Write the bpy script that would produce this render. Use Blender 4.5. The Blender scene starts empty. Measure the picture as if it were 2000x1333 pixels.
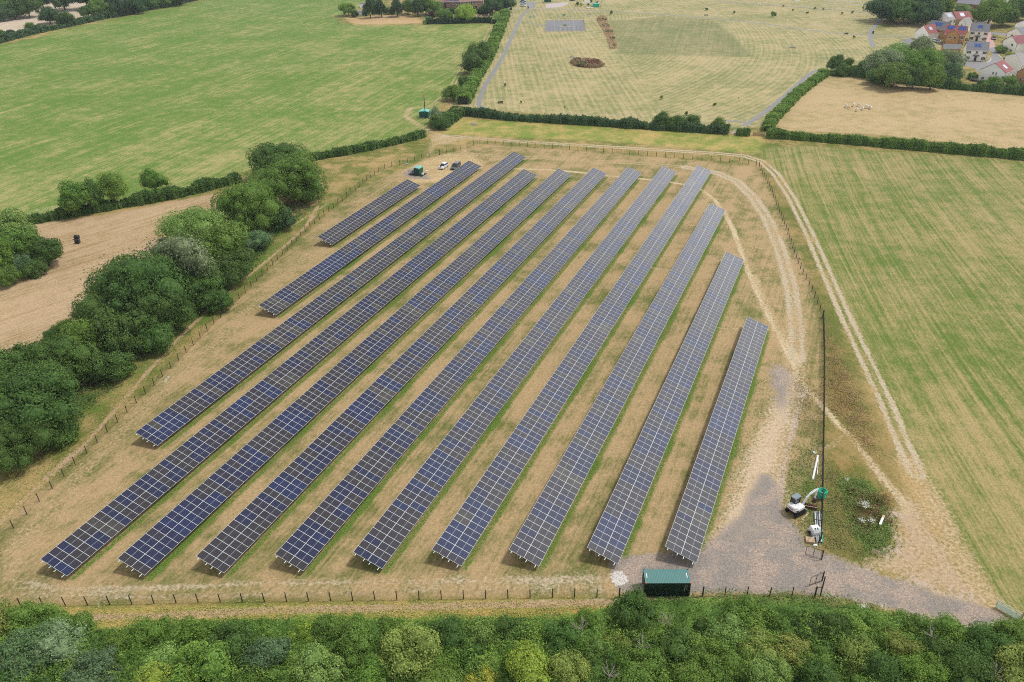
import bpy, math, random
import numpy as np
from mathutils import Vector, Matrix, noise as mnoise
rnd = random.Random(7)
RS = np.random.RandomState(11)
sc = bpy.context.scene
COL = sc.collection
pi = math.pi

# ------------------------------------------------------------------ camera (solved from the photograph)
FPX, PIT, ROL, CH = 1548.32, 0.54079, -0.02214, 84.9547
cp, sp = math.cos(PIT), math.sin(PIT); cr, sr = math.cos(ROL), math.sin(ROL)
Rv = Vector((1, 0, 0)); Fv = Vector((0, cp, -sp)); Uv = Vector((0, sp, cp))
R2 = Rv*cr + Uv*sr; U2 = Uv*cr - Rv*sr
def at(u, v, z=0.0):
    """survey helper: ground point (metres) seen at photo position u, v at height z"""
    d = Fv + R2*((u-1000)/FPX) + U2*((666.5-v)/FPX)
    t = (z-CH)/d.z
    return Vector((d.x*t, d.y*t, z))
def depth(p): return (Vector(p)-Vector((0, 0, CH))).dot(Fv)
def ppm(p): return FPX/depth(p)
cam = bpy.data.cameras.new('camera'); co = bpy.data.objects.new('camera', cam); COL.objects.link(co)
M = Matrix((R2, U2, -Fv)).transposed().to_4x4(); M.translation = (0, 0, CH); co.matrix_world = M
cam.sensor_width = 36; cam.lens = FPX/2000*36; cam.clip_start = 1; cam.clip_end = 20000
sc.camera = co

# ------------------------------------------------------------------ helpers
def lin(c):
    return tuple(((x/255)/12.92 if x <= 10 else (((x/255)+0.055)/1.055)**2.4) for x in c)
def S(r, g, b, k=0.8):
    """base colour from a colour read under daylight"""
    l = lin((r, g, b)); return tuple(min(.95, x*k) for x in l)
def tag(o, label=None, cat=None, group=None, kind=None):
    if label: o['label'] = label
    if cat: o['category'] = cat
    if group: o['group'] = group
    if kind: o['kind'] = kind
    return o
def empty(name, loc, rz=0.0):
    o = bpy.data.objects.new(name, None); COL.objects.link(o); o.location = loc; o.rotation_euler = (0, 0, rz)
    o.empty_display_size = .3
    return o
def link(name, me, parent=None):
    o = bpy.data.objects.new(name, me); COL.objects.link(o)
    if parent: o.parent = parent
    return o
class MB:
    def __init__(s): s.v = []; s.f = []; s.m = []
    def face(s, pts, m=0):
        n = len(s.v); s.v += [tuple(p) for p in pts]; s.f.append(tuple(range(n, n+len(pts)))); s.m.append(m)
    def hexa(s, c, m=0):
        n = len(s.v); s.v += [tuple(p) for p in c]
        for q in ((3, 2, 1, 0), (4, 5, 6, 7), (0, 1, 5, 4), (1, 2, 6, 5), (2, 3, 7, 6), (3, 0, 4, 7)):
            s.f.append(tuple(n+i for i in q)); s.m.append(m)
    def box(s, x0, y0, z0, x1, y1, z1, m=0):
        s.hexa([(x0, y0, z0), (x1, y0, z0), (x1, y1, z0), (x0, y1, z0), (x0, y0, z1), (x1, y0, z1), (x1, y1, z1), (x0, y1, z1)], m)
    def obox(s, c, sz, mat, m=0):
        c = Vector(c); h = [x/2 for x in sz]
        s.hexa([c + mat @ Vector((a*h[0], b*h[1], d*h[2])) for a, b, d in ((-1,-1,-1),(1,-1,-1),(1,1,-1),(-1,1,-1),(-1,-1,1),(1,-1,1),(1,1,1),(-1,1,1))], m)
    def tube(s, p0, p1, r0, r1=None, n=6, m=0, caps=True):
        r1 = r0 if r1 is None else r1
        p0 = Vector(p0); p1 = Vector(p1); d = (p1-p0)
        if d.length < 1e-6: return
        d.normalize(); a = d.orthogonal().normalized(); b = d.cross(a)
        k = len(s.v)
        for p, r in ((p0, r0), (p1, r1)):
            for i in range(n):
                t = 2*pi*i/n; s.v.append(tuple(p + a*math.cos(t)*r + b*math.sin(t)*r))
        for i in range(n):
            j = (i+1) % n; s.f.append((k+i, k+j, k+n+j, k+n+i)); s.m.append(m)
        if caps:
            s.f.append(tuple(k+i for i in reversed(range(n)))); s.m.append(m)
            s.f.append(tuple(k+n+i for i in range(n))); s.m.append(m)
    def prism(s, poly, y0, y1, m=0, ax='y'):
        """outline in (x, z) extruded along y"""
        n = len(s.v); k = len(poly)
        for y in (y0, y1):
            for a, b in poly: s.v.append((a, y, b) if ax == 'y' else ((y, a, b) if ax == 'x' else (a, b, y)))
        for i in range(k):
            j = (i+1) % k; s.f.append((n+i, n+j, n+k+j, n+k+i)); s.m.append(m)
        s.f.append(tuple(n+i for i in reversed(range(k)))); s.m.append(m)
        s.f.append(tuple(n+k+i for i in range(k))); s.m.append(m)
    def mesh(s, name, mats):
        me = bpy.data.meshes.new(name); me.from_pydata(s.v, [], s.f)
        for x in (mats if isinstance(mats, (list, tuple)) else [mats]): me.materials.append(x)
        me.polygons.foreach_set('material_index', s.m); me.update()
        return me
    def build(s, name, mats, parent=None, bevel=0, smooth=False, recalc=True):
        me = s.mesh(name, mats)
        if recalc or bevel or smooth:
            import bmesh
            b = bmesh.new(); b.from_mesh(me)
            if bevel:
                bmesh.ops.remove_doubles(b, verts=b.verts, dist=1e-4)
            bmesh.ops.recalc_face_normals(b, faces=b.faces)
            if bevel:
                bmesh.ops.bevel(b, geom=list(b.edges), offset=bevel, segments=2, affect='EDGES', clamp_overlap=True)
            b.to_mesh(me); b.free()
        if smooth:
            me.polygons.foreach_set('use_smooth', [True]*len(me.polygons))
        return link(name, me, parent)

def newmat(name):
    m = bpy.data.materials.new(name); m.use_nodes = True
    nt = m.node_tree; nt.nodes.clear()
    return m, nt, nt.nodes, nt.links
def simple(name, col, rough=.7, metal=0, var=.12, scale=1.5, spec=.35, coat=0, bump=0):
    """solid material with soft procedural wear in colour and gloss"""
    m, nt, N, L = newmat(name)
    o = N.new('ShaderNodeOutputMaterial'); b = N.new('ShaderNodeBsdfPrincipled'); L.new(b.outputs[0], o.inputs[0])
    tc = N.new('ShaderNodeTexCoord'); nz = N.new('ShaderNodeTexNoise'); nz.inputs['Scale'].default_value = scale; nz.inputs['Detail'].default_value = 5
    L.new(tc.outputs['Object'], nz.inputs['Vector'])
    mx = N.new('ShaderNodeMix'); mx.data_type = 'RGBA'
    mx.inputs['A'].default_value = tuple(c*(1-var) for c in col)+(1,); mx.inputs['B'].default_value = tuple(min(1, c*(1+var)) for c in col)+(1,)
    L.new(nz.outputs['Fac'], mx.inputs['Factor']); L.new(mx.outputs['Result'], b.inputs['Base Color'])
    b.inputs['Roughness'].default_value = rough; b.inputs['Metallic'].default_value = metal
    b.inputs['Specular IOR Level'].default_value = spec; b.inputs['Coat Weight'].default_value = coat
    if bump:
        bp = N.new('ShaderNodeBump'); bp.inputs['Strength'].default_value = bump; bp.inputs['Distance'].default_value = .05
        L.new(nz.outputs['Fac'], bp.inputs['Height']); L.new(bp.outputs[0], b.inputs['Normal'])
    return m

def leafmat(name, trans=.22, var=.45):
    m, nt, N, L = newmat(name)
    o = N.new('ShaderNodeOutputMaterial')
    oi = N.new('ShaderNodeObjectInfo'); at_ = N.new('ShaderNodeAttribute'); at_.attribute_name = 'tint'
    mp = N.new('ShaderNodeMapRange'); mp.inputs['To Min'].default_value = 1-var; mp.inputs['To Max'].default_value = 1+var
    L.new(at_.outputs['Fac'], mp.inputs['Value'])
    hs = N.new('ShaderNodeHueSaturation'); L.new(oi.outputs['Color'], hs.inputs['Color']); L.new(mp.outputs[0], hs.inputs['Value'])
    mh = N.new('ShaderNodeMapRange'); mh.inputs['To Min'].default_value = .515; mh.inputs['To Max'].default_value = .475
    L.new(at_.outputs['Fac'], mh.inputs['Value']); L.new(mh.outputs[0], hs.inputs['Hue'])
    d = N.new('ShaderNodeBsdfPrincipled'); d.inputs['Roughness'].default_value = .6; d.inputs['Specular IOR Level'].default_value = .12
    t = N.new('ShaderNodeBsdfTranslucent')
    L.new(hs.outputs[0], d.inputs['Base Color']); L.new(hs.outputs[0], t.inputs['Color'])
    mx = N.new('ShaderNodeMixShader'); mx.inputs[0].default_value = trans
    L.new(d.outputs[0], mx.inputs[1]); L.new(t.outputs[0], mx.inputs[2]); L.new(mx.outputs[0], o.inputs[0])
    return m

MT = dict(
    leaf=leafmat('leaf'), bark=simple('bark', S(95, 82, 66), .9, var=.3, scale=4),
    white=simple('white_paint', S(235, 238, 236), .5), cream=simple('cream_render', (.84, .81, .74), .85, var=.05, scale=.7),
    wrend=simple('white_render', (.87, .86, .84), .85, var=.05, scale=.7),
    orange=simple('orange_brick', S(196, 150, 98), .85, var=.18, scale=6), brick=simple('brown_brick', S(150, 120, 105), .85, var=.18, scale=6),
    slate=simple('slate_roof', S(112, 114, 122), .6, var=.12, scale=4), redtile=simple('red_tile', S(150, 86, 84), .75, var=.15, scale=5),
    pinktile=simple('brown_tile', S(160, 125, 118), .75, var=.15, scale=5), greytile=simple('grey_tile', S(160, 155, 152), .75, var=.12, scale=5),
    glass=simple('window_glass', (.02, .025, .03), .08, spec=.8, var=.3), dark=simple('dark_metal', S(38, 38, 40), .55, var=.25),
    black=simple('black_plastic', S(30, 31, 36), .3, var=.25, spec=.5), galv=simple('galvanised_steel', S(190, 198, 200), .45, metal=.3, var=.12, scale=3),
    rail=simple('bright_steel', S(222, 232, 230), .45, metal=.1, var=.05), postm=simple('post_wood', S(72, 60, 52), .85, var=.35, scale=3),
    wood=simple('pale_wood', S(205, 180, 150), .8, var=.2, scale=5), stonem=simple('stone', S(170, 165, 160), .85, var=.2),
    green=simple('green_grp', S(22, 92, 70), .45, var=.08), teal=simple('teal_roof', S(70, 165, 150), .45, var=.1),
    road=simple('tarmac', S(142, 142, 143), .85, var=.12, scale=.6), kerb=simple('kerb_stone', S(205, 205, 200), .8),
    court=simple('court_tarmac', S(132, 132, 136), .85, var=.1, scale=.5), pink=simple('pink_paving', S(195, 158, 152), .85),
    line=simple('white_line', S(180, 182, 180), .7), carw=simple('white_car_paint', S(240, 242, 244), .25, coat=.6, var=.03),
    cardk=simple('dark_blue_car_paint', S(60, 74, 82), .25, coat=.7, var=.08), carred=simple('maroon_car_paint', S(110, 50, 75), .25, coat=.6),
    carblue=simple('blue_car_paint', S(60, 90, 160), .25, coat=.6), tyre=simple('rubber', S(28, 28, 30), .85),
    red=simple('red_decal', S(190, 30, 40), .5), orangep=simple('orange_paint', S(230, 110, 40), .5), bluebar=simple('blue_sheet', S(60, 90, 150), .4),
    mint=simple('green_duct', S(30, 178, 140), .4, var=.2, scale=6), rubble=simple('chalk', S(225, 222, 218), .9, var=.1, scale=3, bump=.5),
    stems=simple('hedge_stems', S(40, 52, 34), .9, var=.4, scale=5), cow=simple('cow_coat', S(240, 236, 228), .8, var=.06), cowh=simple('cow_face', S(190, 165, 145), .8),
    skin=simple('skin', S(200, 150, 125), .6), hivis=simple('hi_vis_cloth', S(225, 225, 60), .7), trousers=simple('dark_cloth', S(40, 42, 52), .9),
    flower=simple('flower_white', S(240, 242, 235), .8), concrete=simple('concrete', S(185, 182, 178), .85, var=.1),
)

# ------------------------------------------------------------------ ground
def PX(*pts):
    return np.array([list(at(u, v).xy) for u, v in pts])
def segdist(P, poly, closed=False):
    d = np.full(len(P), 1e9); n = len(poly)
    for i in range(n if closed else n-1):
        a = poly[i]; b = poly[(i+1) % n]; ab = b-a
        t = np.clip(((P-a) @ ab)/max(1e-9, ab @ ab), 0, 1)
        q = P-(a+t[:, None]*ab); d = np.minimum(d, np.sqrt((q*q).sum(1)))
    return d
def inside(P, poly):
    c = np.zeros(len(P), bool); n = len(poly); j = n-1
    for i in range(n):
        xi, yi = poly[i]; xj, yj = poly[j]
        if yi != yj:
            k = ((yi > P[:, 1]) != (yj > P[:, 1])) & (P[:, 0] < (xj-xi)*(P[:, 1]-yi)/(yj-yi)+xi)
            c ^= k
        j = i
    return c
def sd(P, poly):
    """signed distance, positive inside"""
    d = segdist(P, poly, True); return np.where(inside(P, poly), d, -d)
def sm(x, a, b):
    t = np.clip((x-a)/(b-a), 0, 1); return t*t*(3-2*t)

def axis(lo, hi, step, far_lo, far_hi, g=1.09):
    a = list(np.arange(lo, hi+1e-6, step)); s = step; x = a[-1]
    while x < far_hi: s = min(s*g, 400); x += s; a.append(x)
    s = step; x = a[0]; b = []
    while x > far_lo: s = min(s*g, 400); x -= s; b.append(x)
    return np.array(b[::-1]+a)
gx = axis(-110, 115, .62, -4000, 4000, 1.035); gy = axis(48, 262, .6, -600, 6000, 1.018)
NX, NY = len(gx), len(gy)
GX, GY = np.meshgrid(gx, gy)
P = np.stack([GX.ravel(), GY.ravel()], 1); NV = len(P)

R_GREEN = PX((-300, 150), (0, 88), (60, 76), (130, 57), (210, 40), (330, 14), (420, -2), (560, -40), (800, -40), (690, 25), (650, 33), (668, 46), (700, 50), (960, 46), (972, 50), (960, 75), (900, 150), (860, 205), (845, 240), (835, 262), (800, 270), (600, 305), (440, 345), (390, 378), (50, 437), (-300, 500))
R_GREENFAR = PX((420, -2), (800, -2), (1000, -30), (900, -120), (0, -120), (300, -30))
R_STUB = PX((-400, 640), (0, 470), (50, 440), (200, 421), (420, 378), (520, 365), (480, 420), (300, 560), (100, 690), (-400, 1100))
R_FAR = PX((-100, 80), (0, 66), (60, 58), (150, 40), (215, 20), (240, -10), (0, -20), (-200, 0))
R_PARK = PX((895, 214), (880, 200), (935, 110), (985, 30), (1000, -60), (1720, -60), (1715, 60), (1800, 40), (1850, 90), (1690, 130), (1620, 138), (1500, 250), (1430, 250), (1200, 235), (1000, 218))
R_PITCH = PX((1192, 42), (1300, 33), (1385, 36), (1420, 60), (1470, 112), (1330, 108), (1210, 106), (1200, 80))
R_COW = PX((1620, 146), (1700, 150), (1850, 175), (2300, 215), (2300, 330), (2000, 295), (1700, 262), (1530, 255), (1500, 250), (1515, 225))
R_RIGHT = PX((1470, 292), (1560, 285), (1800, 300), (2600, 350), (2600, 1500), (2100, 1290), (1960, 1190), (1880, 1070), (1800, 930), (1740, 830), (1660, 640), (1580, 440), (1535, 350), (1500, 318))
R_TOPST = PX((860, 262), (1000, 268), (1200, 278), (1480, 300), (1500, 268), (1200, 250), (1000, 238), (900, 232), (870, 245))
R_SITE = PX((0, 1030), (150, 900), (380, 670), (560, 488), (700, 368), (850, 303), (960, 283), (1200, 300), (1480, 325), (1560, 490), (1607, 620), (1605, 1160), (1100, 1166), (500, 1172), (0, 1187), (-300, 1195), (-250, 1200))
R_CHURCH = PX((672, 36), (760, 30), (810, 33), (830, 44), (805, 47), (690, 48))
R_YARD = PX((1190, 1096), (1250, 1085), (1370, 1078), (1398, 1045), (1440, 1002), (1458, 960), (1478, 925), (1505, 918), (1528, 960), (1533, 1000), (1560, 1032), (1575, 1066), (1612, 1082), (1680, 1106), (1790, 1143), (1900, 1176), (2000, 1212), (2120, 1262), (2120, 1310), (1980, 1260), (1850, 1222), (1720, 1182), (1640, 1168), (1540, 1157), (1400, 1158), (1250, 1166), (1200, 1150))
R_SAND = PX((1388, 1052), (1425, 965), (1468, 860), (1515, 780), (1535, 715), (1545, 690), (1568, 700), (1562, 760), (1545, 820), (1535, 880), (1525, 930), (1535, 1010), (1540, 1060), (1500, 1100), (1440, 1100))
R_TRI = PX((1680, 1105), (1735, 1078), (1752, 1040), (1745, 1000), (1770, 960), (1800, 990), (1850, 1060), (1900, 1140), (1945, 1190), (1990, 1215), (1900, 1176), (1790, 1143))
R_WEED = PX((1640, 930), (1700, 945), (1735, 1000), (1745, 1050), (1730, 1085), (1690, 1080), (1670, 1040), (1650, 990))
R_CARP = PX((780, 335), (820, 315), (870, 298), (925, 300), (950, 320), (930, 345), (880, 360), (830, 358), (800, 362))
R_GRAVPAD = PX((783, 340), (800, 328), (835, 340), (845, 352), (800, 350))
R_GREY1 = PX((1500, 725), (1535, 708), (1552, 740), (1548, 790), (1522, 815), (1503, 770))
R_CHALK = PX((1193, 1116), (1215, 1116), (1230, 1128), (1222, 1145), (1200, 1146), (1192, 1132))
R_CHALK2 = PX((1712, 1178), (1735, 1180), (1742, 1190), (1725, 1190))
R_JUNC = PX((835, 262), (865, 262), (900, 270), (890, 282), (855, 285), (845, 300), (838, 310), (830, 305), (838, 280))
R_WOODG = PX((-400, 1225), (0, 1205), (200, 1245), (500, 1228), (1000, 1222), (1180, 1200), (1250, 1188), (1540, 1192), (1800, 1222), (2000, 1240), (2400, 1240), (2600, 1700), (-900, 1700))

colA = np.zeros((NV, 3)); colB = np.zeros((NV, 3)); g = np.full(NV, .52); sa = np.zeros(NV); st = np.stack([P[:, 0], P[:, 1], np.zeros(NV)], 1)
colA[:] = S(180, 154, 104); colB[:] = S(108, 118, 52)
reg = np.zeros(NV, int)
def rot(P, az):  # s across, t along direction az
    a = math.radians(az); return np.stack([P[:, 0]*math.cos(a)-P[:, 1]*math.sin(a), P[:, 0]*math.sin(a)+P[:, 1]*math.cos(a)], 1)
def region(poly, A, B, gv, amp, az, rid, soft=1.5, bend=0):
    w = sm(sd(P, poly), -soft, soft)
    for c, n in ((A, colA), (B, colB)):
        n[:] = n*(1-w[:, None]) + np.array(c)*w[:, None]
    g[:] = g*(1-w)+gv*w; k = w > .5
    sa[:] = sa*(1-w)+amp*w
    r = rot(P, az)
    if bend: r[:, 0] += bend*r[:, 1]**2
    st[k, 0] = r[k, 0]; st[k, 1] = r[k, 1]; reg[k] = rid
    return w
F0_ = PX((0, 1030), (150, 900), (380, 670), (560, 488), (700, 368), (850, 303))
R_VERGE = PX((1490, 322), (1570, 500), (1612, 640), (1610, 880), (1612, 1080), (1700, 1100), (1760, 960), (1740, 870), (1650, 680), (1560, 440), (1500, 318))
# far countryside
far = sm(P[:, 1], 640, 760); g[:] = g*(1-far)+.75*far
region(R_GREENFAR, S(170, 165, 110), S(104, 136, 60), .78, .4, 19, 1)
region(R_GREEN, S(178, 168, 112), S(99, 132, 50), .84, .36, 19.5, 1)
# drier towards the near and east side of the big field
dry = sm(sd(P, R_GREEN), -1, 1)*(sm(P[:, 0], -150, -30)*.20+sm(-P[:, 1], -330, -230)*.14)
g -= dry
region(R_STUB, S(196, 170, 136), S(158, 135, 92), .30, .45, 50, 2, bend=.0012)
region(R_FAR, S(205, 188, 168), S(180, 165, 130), .2, .2, 30, 2)
region(R_PARK, S(190, 174, 130), S(134, 140, 88), .44, .26, -2, 3)
kp = (reg == 3) & (P[:, 0] > 62+.0*P[:, 1]); rp_ = rot(P, 38); st[kp, 0] = rp_[kp, 0]+.0022*(rp_[kp, 1]-330)**2; st[kp, 1] = rp_[kp, 1]
mow = np.where(reg == 3, 1.0, 0.0)
region(R_PITCH, S(170, 158, 115), S(124, 132, 84), .62, .3, 15, 3); mow[sd(P, R_PITCH) > 0] = .35
region(R_COW, S(196, 172, 130), S(160, 148, 95), .22, .12, 60, 4)
region(R_RIGHT, S(174, 157, 108), S(98, 122, 46), .52, .44, 2, 5, bend=-.00035)
g -= sm(-P[:, 1], -150, -70)*sm(sd(P, R_RIGHT), 0, 8)*.12
region(R_TOPST, S(190, 168, 105), S(128, 145, 62), .58, .15, 100, 0)
region(R_CHURCH, S(200, 172, 130), S(180, 150, 100), .3, .2, 90, 2)
region(R_SITE, S(184, 158, 117), S(114, 118, 62), .27, .26, 23.9, 6, soft=.8)
g += sm(-P[:, 1], -100, -78)*sm(sd(P, R_SITE), 0, 2)*.10 + sm(segdist(P, F0_), 9, 2)*0 + (1-sm(segdist(P, F0_), 2, 9))*.16
region(R_VERGE, S(160, 138, 88), S(104, 112, 50), .50, .2, 5, 0)
region(PX((-100, 1185), (600, 1178), (1180, 1166), (1200, 1182), (1180, 1192), (1100, 1214), (620, 1218), (330, 1222), (190, 1240), (130, 1210), (-100, 1205)), S(192, 166, 98), S(128, 138, 58), .42, .25, 92, 0, soft=.8)
region(R_WOODG, S(90, 85, 50), S(60, 80, 35), .7, 0, 0, 0)
g += sm(sd(P, PX((1630, 900), (1500, 1165), (1300, 1000))), -3, 3)*0

# row geometry of the solar farm (shared with the arrays below)
AZ, ZL, TAU, WS, X0, SPC, STEP = .41735, .9124, .31895, 4.8197, -119.6387, 10.0633, 1.31554
NCOL = [36, 81, 126, 135, 135, 135, 135, 135, 135, 108, 81, 54]
TN = [155.70, 119.25, 73.81, 46.53, 50.79, 55.36, 59.89, 64.43, 69.06, 73.16, 77.71, 82.02]
ud = np.array([math.sin(AZ), math.cos(AZ)]); vd = np.array([math.cos(AZ), -math.sin(AZ)])
lush = np.zeros(NV); site_t = P @ ud; site_s = P @ vd
for k in range(12):
    s0 = X0+SPC*k
    along = sm(site_t, TN[k]-2, TN[k]+1)*(1-sm(site_t, TN[k]+NCOL[k]*STEP-1, TN[k]+NCOL[k]*STEP+2))
    dd = np.abs(site_s-(s0+.15))
    lush = np.maximum(lush, along*(1-sm(dd, .25, 1.25))*.62)
    un = along*sm(site_s, s0-4.2, s0-3)*(1-sm(site_s, s0-1.0, s0))   # shaded strip under the tables stays greener
    lush = np.maximum(lush, un*.22)
lush = np.maximum(lush, sm(sd(P, R_WEED), -2.5, 2)*.85)
for poly, a in ((PX((1540, 870), (1560, 800), (1600, 900), (1605, 1075), (1580, 1060), (1560, 1020), (1545, 960)), .42),
                (PX((1615, 930), (1650, 990), (1680, 1100), (1612, 1078)), .38), (PX((1390, 700), (1480, 650), (1500, 760), (1440, 900), (1400, 1030)), .30),
                (PX((1360, 1160), (1600, 1163), (1700, 1180), (1600, 1178), (1360, 1172)), .62), (PX((1180, 1165), (1260, 1160), (1260, 1180), (1150, 1178)), .5),
                (PX((1885, 1110), (1935, 1140), (1960, 1180), (1930, 1175), (1900, 1140)), .5), (PX((800, 235), (850, 232), (850, 262), (820, 255)), .45),
                (PX((1450, 285), (1700, 272), (1700, 286), (1480, 300)), .25)):
    lush = np.maximum(lush, sm(sd(P, poly), -1.5, 2)*a)
# hedge feet and tree feet
for poly, w, a in ((PX((0, 880), (100, 850), (200, 770), (330, 660), (480, 540), (560, 440), (640, 400)), 6, .5), (PX((50, 440), (400, 378), (600, 312), (830, 265)), 2.5, .45)):
    lush = np.maximum(lush, (1-sm(segdist(P, poly), w*.4, w))*a)

dirt = np.zeros(NV); dcol = np.zeros((NV, 3)); dcol[:] = S(205, 184, 150)
def track(poly, w, a=.8, ruts=0, col=None, soft=.7):
    """bare earth: one band, or two wheel ruts set ruts metres apart"""
    d = segdist(P, poly)
    if ruts: d = np.abs(d-ruts/2)
    m = (1-sm(d, w/2-soft*.3, w/2+soft))*a
    if col is not None:
        k = m > dirt; dcol[k] = col
    np.maximum(dirt, m, out=dirt)
TAN = S(196, 172, 134); PALE = S(196, 180, 152); PINK = S(188, 160, 128)
T_OUT = PX((868, 266), (900, 268), (1000, 276), (1150, 285), (1300, 294), (1400, 300), (1455, 305), (1488, 316), (1515, 340), (1545, 385), (1580, 455), (1615, 535), (1650, 615), (1690, 700), (1730, 785), (1765, 870), (1790, 925))
T_END = PX((1790, 925), (1832, 1015), (1868, 1085))
track(T_OUT, .7, .92, ruts=1.9, col=PALE, soft=.7); track(T_END, .7, .62, ruts=1.9, col=PALE, soft=1.2)
track(PX((1780, 905), (1830, 1010), (1865, 1080), (1905, 1150), (1950, 1200)), 3.4, .66, col=TAN, soft=2.5)
track(PX((905, 300), (960, 304), (1060, 309), (1160, 315), (1260, 320), (1340, 327)), .9, .56, ruts=1.8, col=TAN)
track(PX((1340, 327), (1400, 338), (1440, 355), (1470, 385), (1500, 430), (1525, 490), (1545, 560), (1555, 640), (1557, 700)), .8, .85, ruts=2.0, col=PALE, soft=1.0)
track(PX((1340, 327), (1400, 338), (1440, 355), (1470, 385), (1500, 430), (1525, 490), (1545, 560), (1555, 640), (1557, 700)), 3.0, .58, col=S(190, 172, 138), soft=2.0)
T_TR = PX((1000, 330), (1040, 331), (1085, 333), (1130, 337), (1190, 344), (1255, 350), (1300, 355), (1345, 362), (1372, 372), (1395, 390), (1415, 415), (1432, 450), (1447, 490), (1465, 540), (1485, 585), (1505, 625), (1525, 665), (1545, 705), (1560, 742), (1590, 775), (1612, 800), (1635, 828), (1662, 855), (1690, 890), (1720, 930), (1750, 965), (1775, 1000), (1800, 1045))
track(T_TR[:24], .9, .76, col=S(208, 190, 154), soft=.9); track(T_TR[23:], 1.2, .82, col=S(200, 180, 146), soft=.9)
dt_ = segdist(P, T_TR); lush = np.maximum(lush, sm(dt_, .9, 1.5)*(1-sm(dt_, 1.8, 3.2))*.34)
track(PX((1470, 540), (1500, 610), (1530, 670), (1555, 720)), 2.2, .62, col=TAN, soft=1.2)
for q in (((1272, 523), (1312, 530)), ((1350, 536), (1396, 541)), ((1400, 640), (1442, 644)), ((1560, 868), (1590, 880), (1625, 872), (1645, 852)), ((570, 442), (640, 398)), ((610, 430), (621, 405), (615, 375))):
    track(PX(*q), .7, .6, col=TAN, soft=.5)
track(PX((60, 1140), (140, 1152), (300, 1149), (500, 1140), (700, 1138), (900, 1136), (1190, 1130)), .6, .62, col=PALE, soft=.9)
track(PX((60, 1160), (300, 1167), (600, 1158), (900, 1150), (1190, 1143)), .5, .50, col=PALE, soft=.9)
track(PX((880, 1142), (1000, 1140), (1200, 1138)), 3.0, .40, col=PALE, soft=2)
track(PX((150, 1207), (300, 1202), (500, 1195), (650, 1190), (800, 1188), (950, 1182), (1180, 1178), (1260, 1172)), .9, .9, col=PINK, soft=.6)
track(PX((1260, 1172), (1600, 1172), (1660, 1178)), .6, .5, col=TAN, soft=.5)
track(PX((-60, 1080), (0, 1022), (50, 975), (100, 925), (165, 870), (230, 795), (290, 725), (350, 660), (420, 592), (490, 535), (560, 478), (600, 440), (618, 405)), .6, .85, col=PINK, soft=.6)
track(PX((-60, 1060), (50, 975), (100, 925), (165, 870)), 2.0, .45, col=PINK, soft=1.2)
track(PX((30, 1060), (150, 935), (280, 800), (400, 690), (520, 570), (640, 460), (760, 355)), 2.2, .42, col=S(196, 168, 130), soft=2.5)
track(PX((40, 1060), (20, 1130), (60, 1150), (200, 1160)), 3, .32, col=PALE, soft=3)
track(PX((868, 266), (845, 258), (815, 243), (792, 228), (800, 212), (840, 208)), 1.8, .62, col=TAN, soft=2)
track(PX((838, 210), (865, 190), (885, 165), (905, 130), (918, 118)), .7, .62, ruts=1.8, col=TAN)
track(PX((918, 118), (945, 85), (960, 55), (975, 42)), .8, .6, ruts=2.2, col=TAN)
track(PX((900, 270), (910, 300), (935, 315)), 1.6, .55, col=TAN, soft=2)
track(PX((700, 50), (900, 48), (960, 50)), 2, .40, col=TAN, soft=2)
track(PX((600, 300), (700, 250), (760, 235)), 2, .36, col=TAN, soft=3)
track(PX((1450, 298), (1430, 275), (1425, 262)), .5, .4, col=TAN)
track(PX((300, 560), (130, 700)), 2, .3, col=TAN, soft=4)
track(PX((20, 420), (110, 405), (200, 395)), 3, .45, col=S(205, 190, 150), soft=3)
track(PX((0, 83), (130, 53), (240, 34)), 2.5, .4, col=S(190, 165, 115), soft=2)
track(PX((1560, 90), (1500, 90)), .5, .1)
for poly, a, c, s in ((R_SAND, .98, S(204, 182, 152), 4), (R_TRI, .88, S(192, 168, 136), 3), (PX((1760, 900), (1800, 960), (1860, 1060), (1905, 1150), (1880, 1140), (1800, 1020), (1745, 900)), .62, S(190, 170, 140), 4), (PX((880, 1128), (1195, 1112), (1195, 1162), (1000, 1162)), .52, PALE, 3), (R_CARP, .60, S(208, 182, 138), 2.5), (R_JUNC, .62, TAN, 2),
                      (PX((1500, 640), (1540, 660), (1570, 700), (1562, 745), (1535, 700)), .68, S(210, 190, 150), 1.5),
                      (PX((1030, 75), (1145, 75), (1150, 95), (1100, 110), (1030, 100)), .40, S(215, 190, 150), 6),
                      (PX((325, 735), (335, 735), (328, 750), (310, 750)), .6, S(200, 190, 180), .8), (PX((560, 560), (552, 585), (535, 583)), .5, PALE, 1),
                      (PX((455, 1158), (480, 1155), (482, 1170), (450, 1172)), .6, PALE, 1), (PX((1150, 1130), (1200, 1130), (1200, 1160), (1150, 1163)), .6, PALE, 2)):
    m = sm(sd(P, poly), -s, s)*a; k = m > dirt; dcol[k] = c; np.maximum(dirt, m, out=dirt)
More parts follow.
